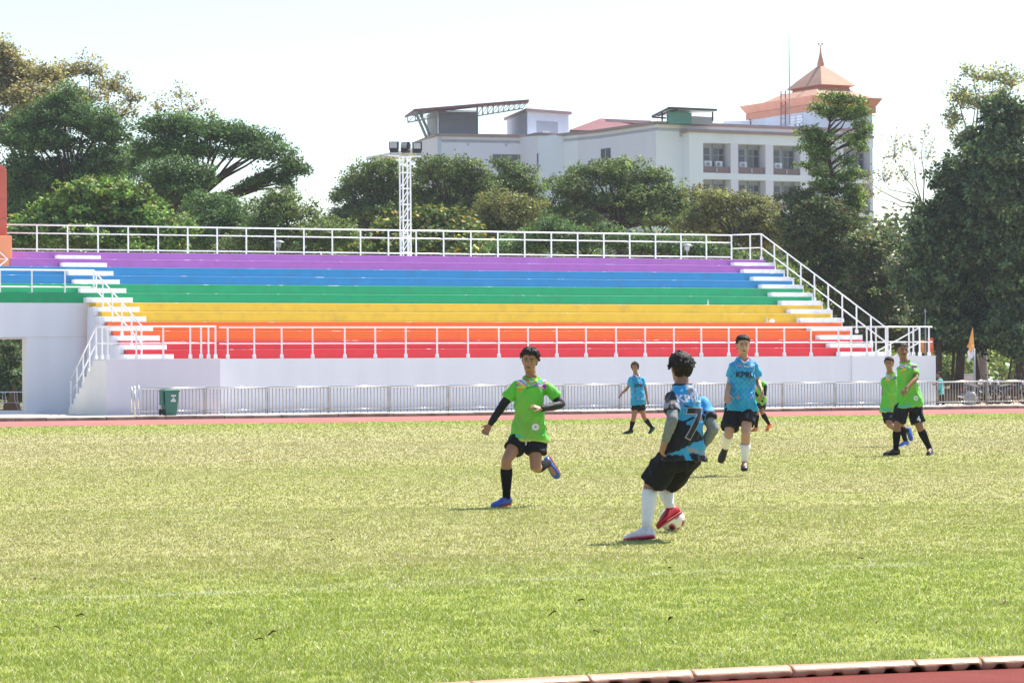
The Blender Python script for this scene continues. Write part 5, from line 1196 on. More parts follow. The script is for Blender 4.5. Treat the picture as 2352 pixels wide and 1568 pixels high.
        for x, wd, hh_ in ((-.066, .018, .045), (-.055, .030, .075), (-.02, .036, .100), (.02, .037, .100), (.055, .039, .078), (.09, .044, .062), (.125, .046, .050), (.16, .043, .042), (.185, .034, .034), (.200, .018, .024)):
            p = sole + fx * x * S_; rr.append(ring(p - dn * (hh_ / 2 + .010) * S_, ltf, dn, wd * S_, hh_ / 2 * S_, hh_ / 2 * S_, 16, .8)); rs.append(ring(p - dn * .006 * S_, ltf, dn, (wd + .003) * S_, .010 * S_, .010 * S_, 12, .6))
        sc = shoe_cols[i] if shoe_cols else shoes
        b = MB(); b.loft(rr); so = b.build('shoe', paint('shoe upper', sc[0], .4, .15, 25), P_, smooth=True)
        b = MB(); b.loft(rs); b.build('sole', paint('shoe sole', sc[1], .5, .1, 25), so, smooth=True)
        b = MB()
        for q in range(3): 
            x = .03 + q * .022; p = sole + fx * x * S_ - dn * (.098 - q * .016) * S_; b.tube([p - ltf * .022 * S_, p + ltf * .022 * S_], .004 * S_, 5)
        b.build('lace', paint('lace', sc[2] if len(sc) > 2 else (.5, .5, .5), .6), so)
        if sleeves and sleeves[i]:
            sh, el, wr = J['sh' + s_], J['el' + s_], J['wr' + s_]
            b = MB(); round_tube(b, [sh.lerp(el, .3), sh.lerp(el, .6), el, el.lerp(wr, .3), wr.lerp(el, .04)], [(r * S_,) * 2 for r in (.052, .049, .0445, .0455, .032)], 14)
            me = bake(b, voxel, 3, 'arm_sleeve', footp); disp(me, .004, 14, seed + i, (1, 1, 1)); put('arm_sleeve', me, sleeves[i], P_)
    return P_, sh_o, J, (up, lat, fwd, TL, tor, S_, ws)
def jersey(kind, u, v, fr, co, J, seed, S_, ws):
    n = len(u); c = np.zeros((n, 3)); P3_ = np.stack([u, v * 3, fr * 8], 1)
    if kind == 'green':
        c[:] = (.115, .50, .045)
        mot = fnoise(np.stack([u * 1.2, v * 2.2, fr * 0], 1), seed + 2, 3)[:, None]; front = (fr > .0) & (np.abs(u) < .92)
        c = np.where((front & (v < .8))[:, None], c + (np.array([.22, .43, .07]) - c) * np.clip(mot * 2.2 - .6, 0, .8), c)
        # bright patchwork over the chest yoke and shoulders: slanted shards
        a = np.floor(u * 3.2 + v * 9 + 0.0).astype(int); b = np.floor(np.sign(u) * u * 5.0 - v * 34 + 3).astype(int)
        hsh = _h(a, b, a * 0 + 3, 11); yoke = (v > .835 - .05 * np.abs(u)) & (np.abs(u) < 1.05) & (fr > -.07)
        yoke |= (v > .70) & (u > .50) & (u < .92) & (fr > -.02) & (_h(a, b, a * 0, 5) > .45) & (v > .76)
        pal = np.array([(.75, .03, .22), (.30, .03, .45), (.05, .30, .75), (.80, .30, .04), (.72, .62, .75), (.13, .50, .06), (.85, .55, .05)])
        c = np.where((yoke & (hsh > .12))[:, None], pal[(hsh * 6.99).astype(int)], c)
        st = (np.abs(v - (.80 + .085 * u)) < .012) & (u > -.25) & (u < .75) & (fr > 0); c = np.where(st[:, None], np.array([.01, .22, .07]), c)
        st = (np.abs(v - .795) < .015) & (u < -.30) & (u > -.95) & (fr > 0); c = np.where(st[:, None], np.array([.60, .62, .06]), c)
        spl = (fr > .02) & (((u + .72) / .16) ** 2 + ((v - .74) / .035) ** 2 < 1); c = np.where((spl & (hsh > .4))[:, None], np.array([.75, .20, .03]), c)
        hem = (v < -.06) & (u < -.35) & (np.sin(v * 95 + u * 6) > .2) & (fr > -.03) & (v > -.13); c = np.where(hem[:, None], np.array([.03, .33, .62]), c)
        hem = (v < -.145) & (fr > -.02); c = np.where(hem[:, None], np.array([.42, .52, .12]), c)
        cu = (v > .97); c = np.where(cu[:, None], np.array([.10, .42, .04]), c)
    elif kind == 'kpru':
        z = np.abs(((u * 4.2 + fnoise(P3_ * 3, 4, 2) * 2) % 1) - .5) * .3; zz = np.sin((v * 16 + np.abs(((u * 5) % 2) - 1) * 1.6) * 3.1)
        nn = fnoise(P3_ * 2.5, seed, 3); t = np.clip((zz * .5 + .5) * .55 + (nn - .35) * 1.3, 0, 1)[:, None]
        body = np.array([.02, .17, .43]) * (1 - t) + np.array([.035, .38, .66]) * t
        slv = np.array([.035, .36, .68]); c = np.where((np.abs(u) > 1.02)[:, None], slv, body)
        tealed = np.clip((.15 - v) * 3, 0, .6)[:, None]; c = c + (np.array([.02, .30, .45]) - c) * tealed
        for (u0, v0, r, cc) in ((.55, .86, .075, (.05, .20, .10)), (-.42, .14, .085, (.70, .06, .10)), (.62, .15, .06, (.65, .04, .14))):
            m = (fr > 0) & (((u - u0) / r) ** 2 + ((v - v0) / (r * .45)) ** 2 < 1); c = np.where(m[:, None], np.array(cc), c)
            m2 = (fr > 0) & (((u - u0) / (r * .45)) ** 2 + ((v - v0) / (r * .22)) ** 2 < 1); c = np.where(m2[:, None], np.array((.55, .55, .50)), c)
        vn = (fr > .0) & (v > .93 - .0) & (u > .18) & (u < .48); c = np.where(vn[:, None], np.array([.62, .05, .22]), c)
    elif kind == 'kpru7':
        n1 = (fnoise(np.stack([u * 4, v * 9, fr * 4], 1), 21, 3) - .5); n2 = fnoise(np.stack([u * 7 + v * 5, v * 22, fr * 3], 1), 5, 2)
        c[:] = (.035, .30, .62)
        dark = (v < .40 - .16 * u + n1 * .12) & (v > .13 + .10 * u + n1 * .1); dark |= v < -.01 + n1 * .1
        dark |= (u < -.80) & (v > .62 + n1 * .3); dark |= (u > 1.0) & (v > .40) & (v < .62); dark |= (u > .72) & (v > .83)
        dark |= (np.abs(v - .52 - .12 * u) < .018) & (u < .1); dark |= (np.abs(v - .655 + .10 * u) < .012) & (u > -.7) & (u < .6); dark |= (u > .55) & (v > .48) & (v < .58) & (u < .95)
        c = np.where(dark[:, None], np.array([.010, .011, .022]), c)
        wedge = (np.abs(u + .05 + (v + .10) * 2.2) < .20) & (v < .02) & (v > -.20); c = np.where(wedge[:, None], np.array([.035, .30, .62]), c)
        gr = ((np.abs(v - .06 + .05 * u) < .030) & (u > -.2)) | ((v > .84) & (u > -.1) & (u < .85)) | ((u < -.5) & (v > .66) & (v < .74)); c = np.where((gr & (n2 > .42))[:, None], np.array([.27, .26, .33]), c)
    elif kind == 'turq': c[:] = (.10, .46, .43)
    elif kind == 'navy': c[:] = (.012, .016, .05)
    elif kind == 'redsh': c[:] = (.35, .30, .32)
    f = fnoise(co * 6, seed + 40, 3)[:, None]; return np.clip(c * (.86 + .28 * f), 0, 1)
def text_on(shirt_o, info, J, txt, u0, v0, size, mat, name='lettering', back=False, wfac=1.0, bold=.012, shear=0, parent=None, lift=0):
    """letters laid onto the jersey's surface: flat text cast onto the cloth"""
    from mathutils.bvhtree import BVHTree
    up, lat, fwd, TL, tor, S_, ws = info
    cu = bpy.data.curves.new('t', 'FONT'); cu.body = txt; cu.size = 1; cu.align_x = 'CENTER'; cu.offset = bold; cu.resolution_u = 3; cu.shear = shear
    o = bpy.data.objects.new('t', cu); SC.collection.objects.link(o)
    dg = bpy.context.evaluated_depsgraph_get(); dg.update(); me = bpy.data.meshes.new_from_object(o.evaluated_get(dg)); bpy.data.objects.remove(o)
    bm = bmesh.new(); bm.from_mesh(me); bmesh.ops.triangulate(bm, faces=bm.faces)
    for _ in range(2):
        bmesh.ops.subdivide_edges(bm, edges=[e for e in bm.edges if e.calc_length() > .12], cuts=1, use_grid_fill=False); bmesh.ops.triangulate(bm, faces=bm.faces)
    root = wloc(shirt_o); sm = shirt_o.data
    bvh = BVHTree.FromPolygons([v.co.copy() for v in sm.vertices], [tuple(p.vertices) for p in sm.polygons])
    c, l, f = tor(v0); fw = -fwd if back else fwd
    right = lat * (1 if fwd.y < 0 else 1)
    org = c + lat * u0 * .185 * S_ * ws
    for v in bm.verts:
        p = org + right * v.co.x * size * wfac + up * v.co.y * size - root
        hit = bvh.ray_cast(p + fw * .6, -fw)
        v.co = (hit[0] + fw * (.004 + lift)) if hit[0] is not None else (p + fw * .12)
    bm.to_mesh(me); bm.free(); 
    return put(name, me, mat, parent or shirt_o)
# ------------------------------------------------------------------ the players
LIL = paint('pale lilac print', (.60, .57, .68), .7); GRL = paint('lilac grey print', (.40, .38, .48), .6); INK = paint('black print', (.012, .014, .02), .6); WHT = paint('white print', (.70, .68, .74), .6); PNK = paint('pink print', (.7, .25, .4), .6)
def zj(ox, oy, k, d): return {n: (ox + k * v[0], oy + k * v[1], (v[2] if len(v) > 2 else 0)) for n, v in d.items()}
# 1 runner in green with black arm sleeves
J = zj(1062.3, 769.4, .2711, dict(head=(570, 215, -.02), neck=(585, 350, 0), pel=(560, 815, 0), sha=(452, 408, .02), shb=(722, 405, 0), ela=(345, 590, .02), wra=(232, 755, -.05), haa=(178, 850, -.08),
    elb=(838, 590, -.02), wrb=(665, 622, -.24), hab=(565, 590, -.28), hipa=(495, 855, 0), hipb=(620, 860, 0), kna=(372, 1060, -.18), ana=(373, 1352, -.05), toa=(262, 1442, -.14), knb=(618, 1125, -.12), anb=(725, 1085, .28), tob=(825, 1240, .36)))
BLUE = ((.035, .09, .38), (.55, .08, .05), (.03, .03, .05))
p, sh, J_, inf = person('player running in green jersey with black arm sleeves and black shorts', 30.1, J, .96, SK1, (-8, 4, 3), 1, 'green', sleeves=(SLVB, SLVB), shoe_cols=(BLUE, BLUE), hair='thick', mouth='open', sock_top=(.20, .16), short_len=(.52, .55), hands=(.5, .75), palms=((.3, -.9, 0), (.1, .5, -1)), seed=11, voxel=.0075, planted='a')
def badge(sh, info, u0, v0, r, parent):
    text_on(sh, info, None, '\u25CF' if False else 'O', u0, v0, r * 2.2, WHT, 'badge', bold=.12); text_on(sh, info, None, '8', u0 + .0, v0 + .012, r * 1.0, paint('badge print', (.5, .08, .12), .6), 'badge_print')
badge(sh, inf, .50, .045, .034, p)
b = MB(); q = J_['pel'] + inf[2] * .135 - inf[0] * .05; b.tube([q, q + Vector((-.012, 0, -.05)), q + Vector((-.02, -.01, -.085))], .006, 6); b.tube([q + Vector((.01, 0, 0)), q + Vector((.02, -.005, -.05))], .006, 6); b.build('drawstring', WHT, p)
# 2 number seven, seen from behind, on the ball
J = zj(1349.4, 792.4, .3004, dict(head=(712, 180, .06), neck=(722, 302, .0), pel=(722, 828, 0), bow=(748, 560, -.06), sha=(640, 372, -.07), shb=(880, 425, .04), ela=(648, 570, -.26), wra=(597, 735, -.22), haa=(548, 850, -.16),
    elb=(965, 640, -.08), wrb=(868, 790, .10), hab=(840, 900, .18), hipa=(640, 850, -.02), hipb=(775, 850, .04), kna=(478, 1085, .10), ana=(452, 1410, .0), toa=(295, 1478, .03), knb=(588, 1075, .30), anb=(632, 1255, .22), tob=(520, 1392, .10)))
p7, sh7, J7, inf7 = person('player number seven from behind in blue and black jersey with grey sleeves, controlling the ball', 23.7, J, .97, SK1, (-158, -4, 4), -1, 'kpru7', sleeves=(SLVG, SLVG), socks=(SOCKW, SOCKW), sock_top=(.08, .04), shoe_cols=(((.72, .66, .68), (.55, .04, .12), (.02, .02, .03)), ((.42, .012, .02), (.30, .01, .02), (.4, .02, .03))), hair='thick', short_len=(.86, .80), hands=(.45, .4), seed=22, voxel=.0075, shirt_hem=-.10, planted='a')
text_on(sh7, inf7, None, '7', .04, .22, .34, GRL, 'number_outline', bold=.034, shear=.12, back=True); text_on(sh7, inf7, None, '7', .04, .22, .34, INK, 'number', bold=.014, shear=.12, back=True, lift=.003)
text_on(sh7, inf7, None, 'KPRU', .02, .745, .080, LIL, 'lettering', bold=.032, back=True, wfac=1.08)
# 3 player calling for the ball
J = zj(1579, 746.4, .2344, dict(head=(545, 197, -.02), neck=(548, 318, 0), pel=(525, 770, 0), sha=(432, 378, 0), shb=(668, 378, .04), ela=(415, 560, .02), wra=(385, 672, -.20), haa=(392, 752, -.27),
    elb=(685, 545, .12), wrb=(712, 612, -.02), hab=(745, 690, -.06), hipa=(455, 800, .0), hipb=(590, 800, 0), kna=(405, 1065, -.12), ana=(372, 1195, .26), toa=(330, 1320, .30), knb=(572, 1065, -.22), anb=(562, 1345, -.10), tob=(556, 1420, -.34)))
BK = ((.012, .012, .016), (.02, .02, .02), (.3, .3, .3))
pk, shk, Jk, infk = person('player in bright blue jersey calling with open palm, white socks', 39.0, J, 1.06, SK2, (4, 2, -2), 1, 'kpru', socks=(SOCKW, SOCKW), sock_top=(.10, .34), shoe_cols=(BK, BK), hair='short', mouth='open', short_len=(.80, .62), hands=(.15, .55), palms=((.1, -.8, .5), None), seed=33, voxel=.008, neckline='v')
text_on(shk, infk, None, 'KPRU', .06, .575, .098, INK, 'lettering', bold=.035, wfac=1.05); text_on(shk, infk, None, '- -- - - --', .12, .685, .036, INK, 'small_print', bold=.0); text_on(shk, infk, None, '--- - -- --- - --', .10, .53, .030, INK, 'small_print', bold=.0)
for du, cc in ((-.02, (.75, .75, .65)), (.04, (.35, .45, .1)), (.10, (.75, .75, .75)), (.17, (.6, .02, .05)), (.24, (.75, .75, .8)), (.30, (.6, .6, .1))): text_on(shk, infk, None, '.', du, .80, .11, paint('sponsor mark', cc, .6), 'sponsor_mark', bold=.01)
text_on(shk, infk, None, 'CGU', -.38, .80, .042, PNK, 'lettering_pink', bold=.02)
# 4 player walking far behind, light blue
J = zj(1389.6, 803.9, .1391, dict(head=(495, 282, -.02), neck=(510, 400, 0), pel=(550, 860, 0), sha=(432, 455, -.06), shb=(622, 452, .06), ela=(362, 640, -.05), wra=(272, 718, -.10), haa=(232, 775, -.12),
    elb=(672, 650, .08), wrb=(700, 815, .02), hab=(722, 905, -.02), hipa=(515, 900, -.02), hipb=(585, 900, .05), kna=(472, 1120, -.06), ana=(425, 1322, .0), toa=(305, 1372, -.05), knb=(650, 1115, .04), anb=(775, 1278, .16), tob=(745, 1368, .12)))
G4 = ((.015, .017, .02), (.10, .35, .03), (.1, .3, .05))
pw, shw_, Jw, infw = person('player walking in light blue jersey and black socks in front of the fence', 68.1, J, .93, SK1, (-18, 2, 0), 1, 'kpru', sock_top=(.26, .16), shoe_cols=(G4, G4), hair='long', hairm=HAIRB, short_len=(.42, .42), hands=(.4, .4), seed=44, voxel=.010, shirt_hem=-.10, planted='a', neckline='v')
text_on(shw_, infw, None, 'KPRU', .05, .55, .095, INK, 'lettering', bold=.035)
# 5 bent green player half hidden behind the caller
J = zj(1579, 746.4, .2344, dict(head=(640, 520, -.25), neck=(672, 560, -.18), pel=(705, 735, 0), sha=(640, 560, -.15), shb=(735, 552, -.02), ela=(650, 640, -.15), wra=(690, 700, -.25), haa=(700, 735, -.25),
    elb=(766, 600, -.04), wrb=(757, 690, -.14), hab=(745, 725, -.18), hipa=(688, 755, -.04), hipb=(722, 755, .05), kna=(680, 855, -.12), ana=(672, 975, -.02), toa=(640, 1025, -.12), knb=(728, 850, -.05), anb=(800, 972, .05), tob=(778, 1035, -.02)))
OR = ((.75, .16, .04), (.7, .3, .08), (.8, .5, .3))
person('player bending in green jersey with black sleeves and orange shoes, half hidden', 70.0, J, .95, SK1, (-40, 40, 0), 1, 'green', sleeves=(SLVB, SLVB), sock_top=(.14, .14), shoe_cols=(OR, OR), short_len=(.62, .62), seed=55, voxel=.011, planted='a')
# 6 tall man in green at the right, arm pointing down
J = zj(1981, 769.4, .1905, dict(head=(488, 190, -.02), neck=(508, 318, 0), pel=(560, 800, 0), sha=(448, 388, -.08), shb=(634, 370, .0), ela=(485, 555, .10), wra=(505, 690, .17), haa=(510, 750, .17),
    elb=(650, 520, -.15), wrb=(530, 640, -.32), hab=(472, 700, -.36), hipa=(480, 860, -.05), hipb=(630, 860, .05), kna=(420, 1095, -.10), ana=(402, 1385, .02), toa=(240, 1448, -.02), knb=(685, 1100, -.02), anb=(812, 1372, .10), tob=(788, 1448, -.12)))
BK2 = ((.012, .012, .016), (.02, .02, .02), (.65, .65, .65))
pr, shr, Jr, infr = person('tall man walking in green jersey, short cropped hair, number four on black shorts', 48.1, J, 1.07, SK3, (6, -2, 4), 1, 'green', sock_top=(.20, .16), shoe_cols=(BK2, BK2), hair='crop', mouth='moustache', short_len=(.80, .80), hands=(.5, .8), palms=(None, (-.2, .2, -1)), seed=66, voxel=.0085, shirt_hem=-.14, shirt_loose=1.08, planted='ab')
badge(shr, infr, .42, .02, .04, pr)
cu = [c for c in pr.children if c.name.startswith('shorts')][0]
text_on(cu, (infr[0], infr[1], infr[2], infr[3], infr[4], infr[5], infr[6]), None, '4', .52, -.52, .13, WHT, 'number', bold=.02)
# 7 older man in green just behind him
J = zj(1981, 769.4, .1905, dict(head=(322, 345, -.02), neck=(335, 455, 0), pel=(340, 860, 0), sha=(262, 512, 0), shb=(425, 500, .05), ela=(252, 665, .04), wra=(248, 800, -.02), haa=(248, 885, -.08),
    elb=(455, 640, .12), wrb=(455, 760, .05), hab=(450, 830, .0), hipa=(305, 910, -.02), hipb=(420, 910, .04), kna=(328, 1090, -.24), ana=(545, 1150, .10), toa=(590, 1262, .12), knb=(470, 1085, .0), anb=(520, 1290, .05), tob=(440, 1338, -.08)))
BL = ((.03, .10, .50), (.55, .57, .62), (.7, .7, .75))
person('older man walking in green jersey and blue shoes behind the tall man', 54.2, J, .98, SK1, (-14, 0, 0), 1, 'green', sock_top=(.14, .12), shoe_cols=(BL, BL), hair='short', short_len=(.72, .72), hands=(.5, .5), seed=77, voxel=.009, shirt_hem=-.16, shirt_loose=1.06, planted='b')
# 8 man in turquoise behind the fence
J = zj(2095.8, 803.9, .1089, dict(head=(552, 520, 0), neck=(580, 590, 0), pel=(590, 850, 0), sha=(560, 620, -.14), shb=(600, 620, .16), ela=(530, 735, -.18), wra=(480, 730, -.22), haa=(455, 725, -.24),
    elb=(610, 740, .2), wrb=(560, 790, .1), hab=(540, 800, .08), hipa=(575, 860, -.10), hipb=(600, 860, .10), kna=(560, 1010, -.1), ana=(525, 1150, -.08), toa=(480, 1175, -.1), knb=(630, 1010, .1), anb=(650, 1150, .12), tob=(690, 1175, .1)))
person('man in turquoise polo shirt and black trousers standing behind the fence', 126.0, J, .98, SK3, (-88, 0, 0), 1, 'turq', trousers=True, shoe_cols=(BK, BK), hair='short', seed=88, voxel=.014, shirt_hem=-.30)
# 9 seated person at the very edge, navy sleeve
J = dict(head=(2376, 850, 0), neck=(2375, 861, 0), pel=(2377, 898, 0), sha=(2369, 865, -.1), shb=(2383, 865, .1), ela=(2366, 884, -.2), wra=(2352, 895, -.28), haa=(2344, 903, -.3), elb=(2388, 882, .1), wrb=(2374, 892, -.1), hab=(2368, 896, -.15),
    hipa=(2372, 899, -.1), hipb=(2382, 899, .1), kna=(2352, 898, -.2), ana=(2356, 923, -.15), toa=(2346, 927, -.2), knb=(2362, 897, 0), anb=(2364, 923, 0), tob=(2354, 927, 0))
person('seated person in navy long sleeves at the right edge, only the hand in view', 124.0, J, .92, SK3, (-60, 0, 0), 1, 'navy', trousers=True, shoe_cols=(BK, BK), hair='short', seed=99, voxel=.014, long_sleeve=True, shirt_hem=-.1)
b = MB(); pz = at(2377, 912, 124.3); pz.z = .02; b.cbox(pz + Vector((0, 0, .2)), .4, .4, .4, .3); b.build('stool', MT['trim'], label='low white stool under the seated person at the right edge', category='stool', bevel=.02)

# ------------------------------------------------------------------ football
def football():
    r = .106; c = at(1544, 1197, 24.95); c.z = r + .004
    b = MB(); b.ball(c, r, n=40, m=26)
    me = b.mesh('football', c); co = get_co(me); un = co / r
    ph = (1 + 5 ** .5) / 2; ic = np.array([(0, a, b_ * ph) for a in (-1, 1) for b_ in (-1, 1)] + [(a, b_ * ph, 0) for a in (-1, 1) for b_ in (-1, 1)] + [(b_ * ph, 0, a) for a in (-1, 1) for b_ in (-1, 1)], float); ic /= np.linalg.norm(ic, axis=1)[:, None]
    A = np.array(Matrix.Rotation(.7, 3, 'X') @ Matrix.Rotation(.5, 3, 'Z')); d = (un @ (A @ ic.T)); m1 = d.max(1); n = fnoise(un * 2.2, 5, 2)
    col = np.tile(np.array([.74, .73, .66]), (len(co), 1)); col[m1 > .955] = (.42, .03, .03); col[(m1 > .98)] = (.03, .03, .05); col[(n > .68)] = (.40, .025, .03)
    set_col(me, col); me.polygons.foreach_set('use_smooth', [True] * len(me.polygons))
    put('football', me, attr_mat('ball skin', .35, spec=.5), None, c, label='white and red football at the feet of number seven', category='football')
football()
# ------------------------------------------------------------------ right side behind the fence
def flag():
    Z = 125.3; p0 = at(2238.5, 927, Z); p0.z = .02; t = thing('flag_pole', 'grey pole behind the fence with flag tied to its top', 'pole', p0)
    b = MB(); top = at(2237.5, 800, Z); b.tube([p0, top], [.045, .042], 8); b.build('pole', MT['galv'], t, smooth=True)
    b = MB(); tip = at(2234, 752, Z); b.tube([top, tip], .012, 6); b.build('staff', MT['galv'], t)
    F = thing('flag', 'limp orange and white flag hanging from the grey pole', 'flag', top)
    for nm, pts, col in (('orange_cloth', [(2234, 752), (2237, 790), (2236, 800), (2232, 806), (2230, 812), (2226, 800), (2220, 796), (2225, 788), (2229, 770)], (.75, .36, .10)), ('white_cloth', [(2237, 795), (2238.5, 805), (2237, 815), (2233, 822), (2229, 825), (2228, 831), (2220, 826), (2224, 818), (2222, 808), (2226, 801), (2230, 813), (2233, 805)], (.74, .72, .78))):
        b = MB(); vs = []
        P = [at(x, y, Z - .05 + .05 * math.sin(i * 2.1)) for i, (x, y) in enumerate(pts)]
        c = sum(P, Vector()) / len(P) + Vector((0, -.07 if nm[0] == 'o' else .03, 0)); n = len(P)
        b.add(P + [c] + [p + Vector((0, .012, 0)) for p in P] + [c + Vector((0, .012, 0))], [(i, (i + 1) % n, n) for i in range(n)] + [(n + 1 + (i + 1) % n, n + 1 + i, 2 * n + 1) for i in range(n)] + [((i + 1) % n, i, n + 1 + i, n + 1 + (i + 1) % n) for i in range(n)])
        b.build(nm, paint(nm, col, .8, .1, 8), F)
flag()
def banners():
    Z = 134.; p0 = at(2126, 895, Z); p0.z = .1; t = thing('banner_pole', 'tall thin grey pole behind the end wall between the orange banners', 'pole', p0)
    b = MB(); b.tube([p0, at(2126, 770, Z), at(2125, 715, Z)], [.055, .035, .022], 8); b.build('pole', MT['galv'], t, smooth=True)
    b = MB(); q = at(2125, 715, Z); b.tube([q, q + Vector((0, 0, .12))], [.05, .02], 8); b.build('cap', MT['galv'], t)
    for xa, xb, ya, yb, c, l in ((2113.5, 2123, 780, 811, (.72, .26, .03), 'orange yellow cloth banner left of its tall pole'), (2130, 2144, 776, 813, (.72, .13, .03), 'red orange cloth banner right of its tall pole')):
        a, d = at(xa, yb, Z - .05), at(xb, ya, Z - .05); b = MB(); b.box(a, Vector((d.x - a.x, 0, 0)), Vector((0, .02, 0)), Vector((0, 0, d.z - a.z)))
        o = b.build('banner', paint('banner cloth', c, .8, .12, 5), label=l, category='banner', group='orange banners on the tall pole')
        b = MB(); 
        for k in range(3): z = a.z + (d.z - a.z) * (.45 + .15 * k); b.box(Vector((a.x + (d.x - a.x) * .2, a.y - .006, z)), Vector(((d.x - a.x) * .6, 0, 0)), Vector((0, .004, 0)), Vector((0, 0, .03)))
        b.build('banner_print', paint('banner print', (.78, .45, .25), .7), o)
banners()
def scooter():
    t = thing('motorbike', 'dark parked motorbike with round mirrors nearest the sack and pole', 'motorbike', (0, 0, 0), 'motorbikes parked behind the fence'); V3 = Vector
    dk = paint('motorbike plastic', (.025, .027, .032), .3, .1, 6, spec=.6); ch = paint('motorbike chrome', (.55, .55, .57), .25, .05, 6, metal=.8); seatm = paint('motorbike seat', (.05, .048, .045), .6, .1, 9)
    for x in (-.62, .62):
        b = MB(); pts = [V3((x + .25 * math.cos(a), 0, .29 + .25 * math.sin(a))) for a in [2 * math.pi * k / 20 for k in range(21)]]; b.tube(pts, .045, 8, cap=False); w_ = b.build('wheel', MT['rubber'], t, smooth=True)
        b = MB(); b.tube([V3((x, -.03, .29)), V3((x, .03, .29))], .05, 10)
        for k in range(6): a = k * math.pi / 3; b.tube([V3((x, 0, .29)), V3((x + .24 * math.cos(a), 0, .29 + .24 * math.sin(a)))], .012, 5)
        b.build('rim', ch, w_)
        b = MB(); b.tube([V3((x + .30 * math.cos(a), 0, .30 + .30 * math.sin(a))) for a in (.5, 1.1, 1.7, 2.3, 2.8)], [(.012, .05)] * 5, 8); b.build('mudguard', dk, t)
    b = MB(); b.loft([ring(V3((x, 0, z)), V3((0, 1, 0)), V3((0, 0, 1)), a, h, h, 12, .8) for x, z, a, h in ((.72, .62, .05, .05), (.5, .60, .12, .12), (.2, .56, .14, .16), (-.1, .45, .10, .13), (-.3, .40, .10, .10))]); b.loft([ring(V3((x, 0, z)), V3((0, 1, 0)), V3((0, 0, 1)), a, h, h, 12, .8) for x, z, a, h in ((-.28, .40, .12, .1), (-.38, .60, .17, .25), (-.48, .78, .14, .16), (-.54, .95, .08, .06))]); b.build('body', dk, t, smooth=True)
    b = MB(); b.loft([ring(V3((x, 0, z)), V3((0, 1, 0)), V3((0, 0, 1)), a, h, h, 12, .8) for x, z, a, h in ((-.12, .70, .06, .03), (.0, .73, .12, .05), (.35, .78, .13, .06), (.62, .83, .09, .04))]); b.build('seat', seatm, t, smooth=True)
    b = MB(); b.tube([V3((-.62, .05, .29)), V3((-.52, .05, .7)), V3((-.45, 0, 1.0))], .022, 6); b.tube([V3((-.35, -.33, 1.04)), V3((-.46, -.15, 1.0)), V3((-.46, .15, 1.0)), V3((-.35, .33, 1.04))], .016, 6); b.build('handlebar', ch, t)
    for y in (-.28, .28):
        b = MB(); b.tube([V3((-.42, y * .8, 1.02)), V3((-.40, y * 1.1, 1.22))], .008, 5); b.ball(V3((-.40, y * 1.15, 1.25)), .02, .065, .05, 10, 6); b.build('mirror', MT['lampblack'], t)
    b = MB(); b.ball(V3((-.62, 0, .88)), .05, .075, .07, 10, 6); b.build('headlight', ch, t, smooth=True)
    b = MB(); b.tube([V3((.75, 0, .66)), V3((.80, 0, .66))], .05, 10); b.build('tail_light', paint('red lens', (.4, .02, .02), .3), t)
    b = MB(); b.tube([V3((.1, .15, .28)), V3((.6, .17, .32)), V3((.85, .17, .36))], [.03, .045, .04], 8); b.build('exhaust', ch, t, smooth=True)
    return t
m0 = scooter()
sp = [(2244, 2.4, 2.5, None), (2268, 2.6, 2.2, 'dark parked motorbike in the middle of the row behind the fence'), (2292, 2.3, .6, 'parked motorbike turned sideways behind the fence, right of the middle'), (2318, 2.7, 2.6, 'parked motorbike near the big trunk at the right edge'), (2344, 2.4, 2.9, 'parked motorbike cut by the right edge of the picture')]
for i, (px, d, rz, lab) in enumerate(sp):
    q = S(s_of(px, d), d, .02)
    if i == 0: m0.location = q; m0.rotation_euler = (0, 0, rz)
    else: copy_tree(m0, None, q, rz, lab)
hm = MB(); q = S(s_of(2252, 2.2), 2.2, .86); hm.ball(q + Vector((0, 0, .1)), .14, .13, .12, 14, 10); hm.build('helmet', paint('white helmet', (.72, .72, .75), .25, .05, 5), label='white helmet lying on the first motorbike', category='helmet', smooth=True)
b = MB(); q = at(2223, 890, 150.); q.z = .60; t = thing('water_tank', 'white square tank on the mound behind the fence left of the flag pole', 'tank', q)
b.cbox(q + Vector((0, 0, .36)), .62, .6, .60, .1); b.build('tank_body', MT['trim'], t, bevel=.03); b = MB(); b.cbox(q + Vector((0, 0, .695)), .68, .66, .06, .1); b.cbox(q + Vector((0, 0, .4)), .63, .61, .02, .1); b.build('tank_lid', MT['cream'], t, bevel=.01)
b = MB(); q = at(2272, 890, 131.); q.z = .5; q2 = at(2272, 835, 131.); b.tube([q, q.lerp(q2, .5)], .022, 6); b.tube([q.lerp(q2, .8), q2], .022, 6)
t = thing('marker_pole', 'thin black and white banded pole behind the motorbikes', 'pole', q); b.build('black_band', MT['black'], t); b = MB(); b.tube([q.lerp(q2, .5), q.lerp(q2, .8)], .023, 6); b.build('white_band', MT['trim'], t)
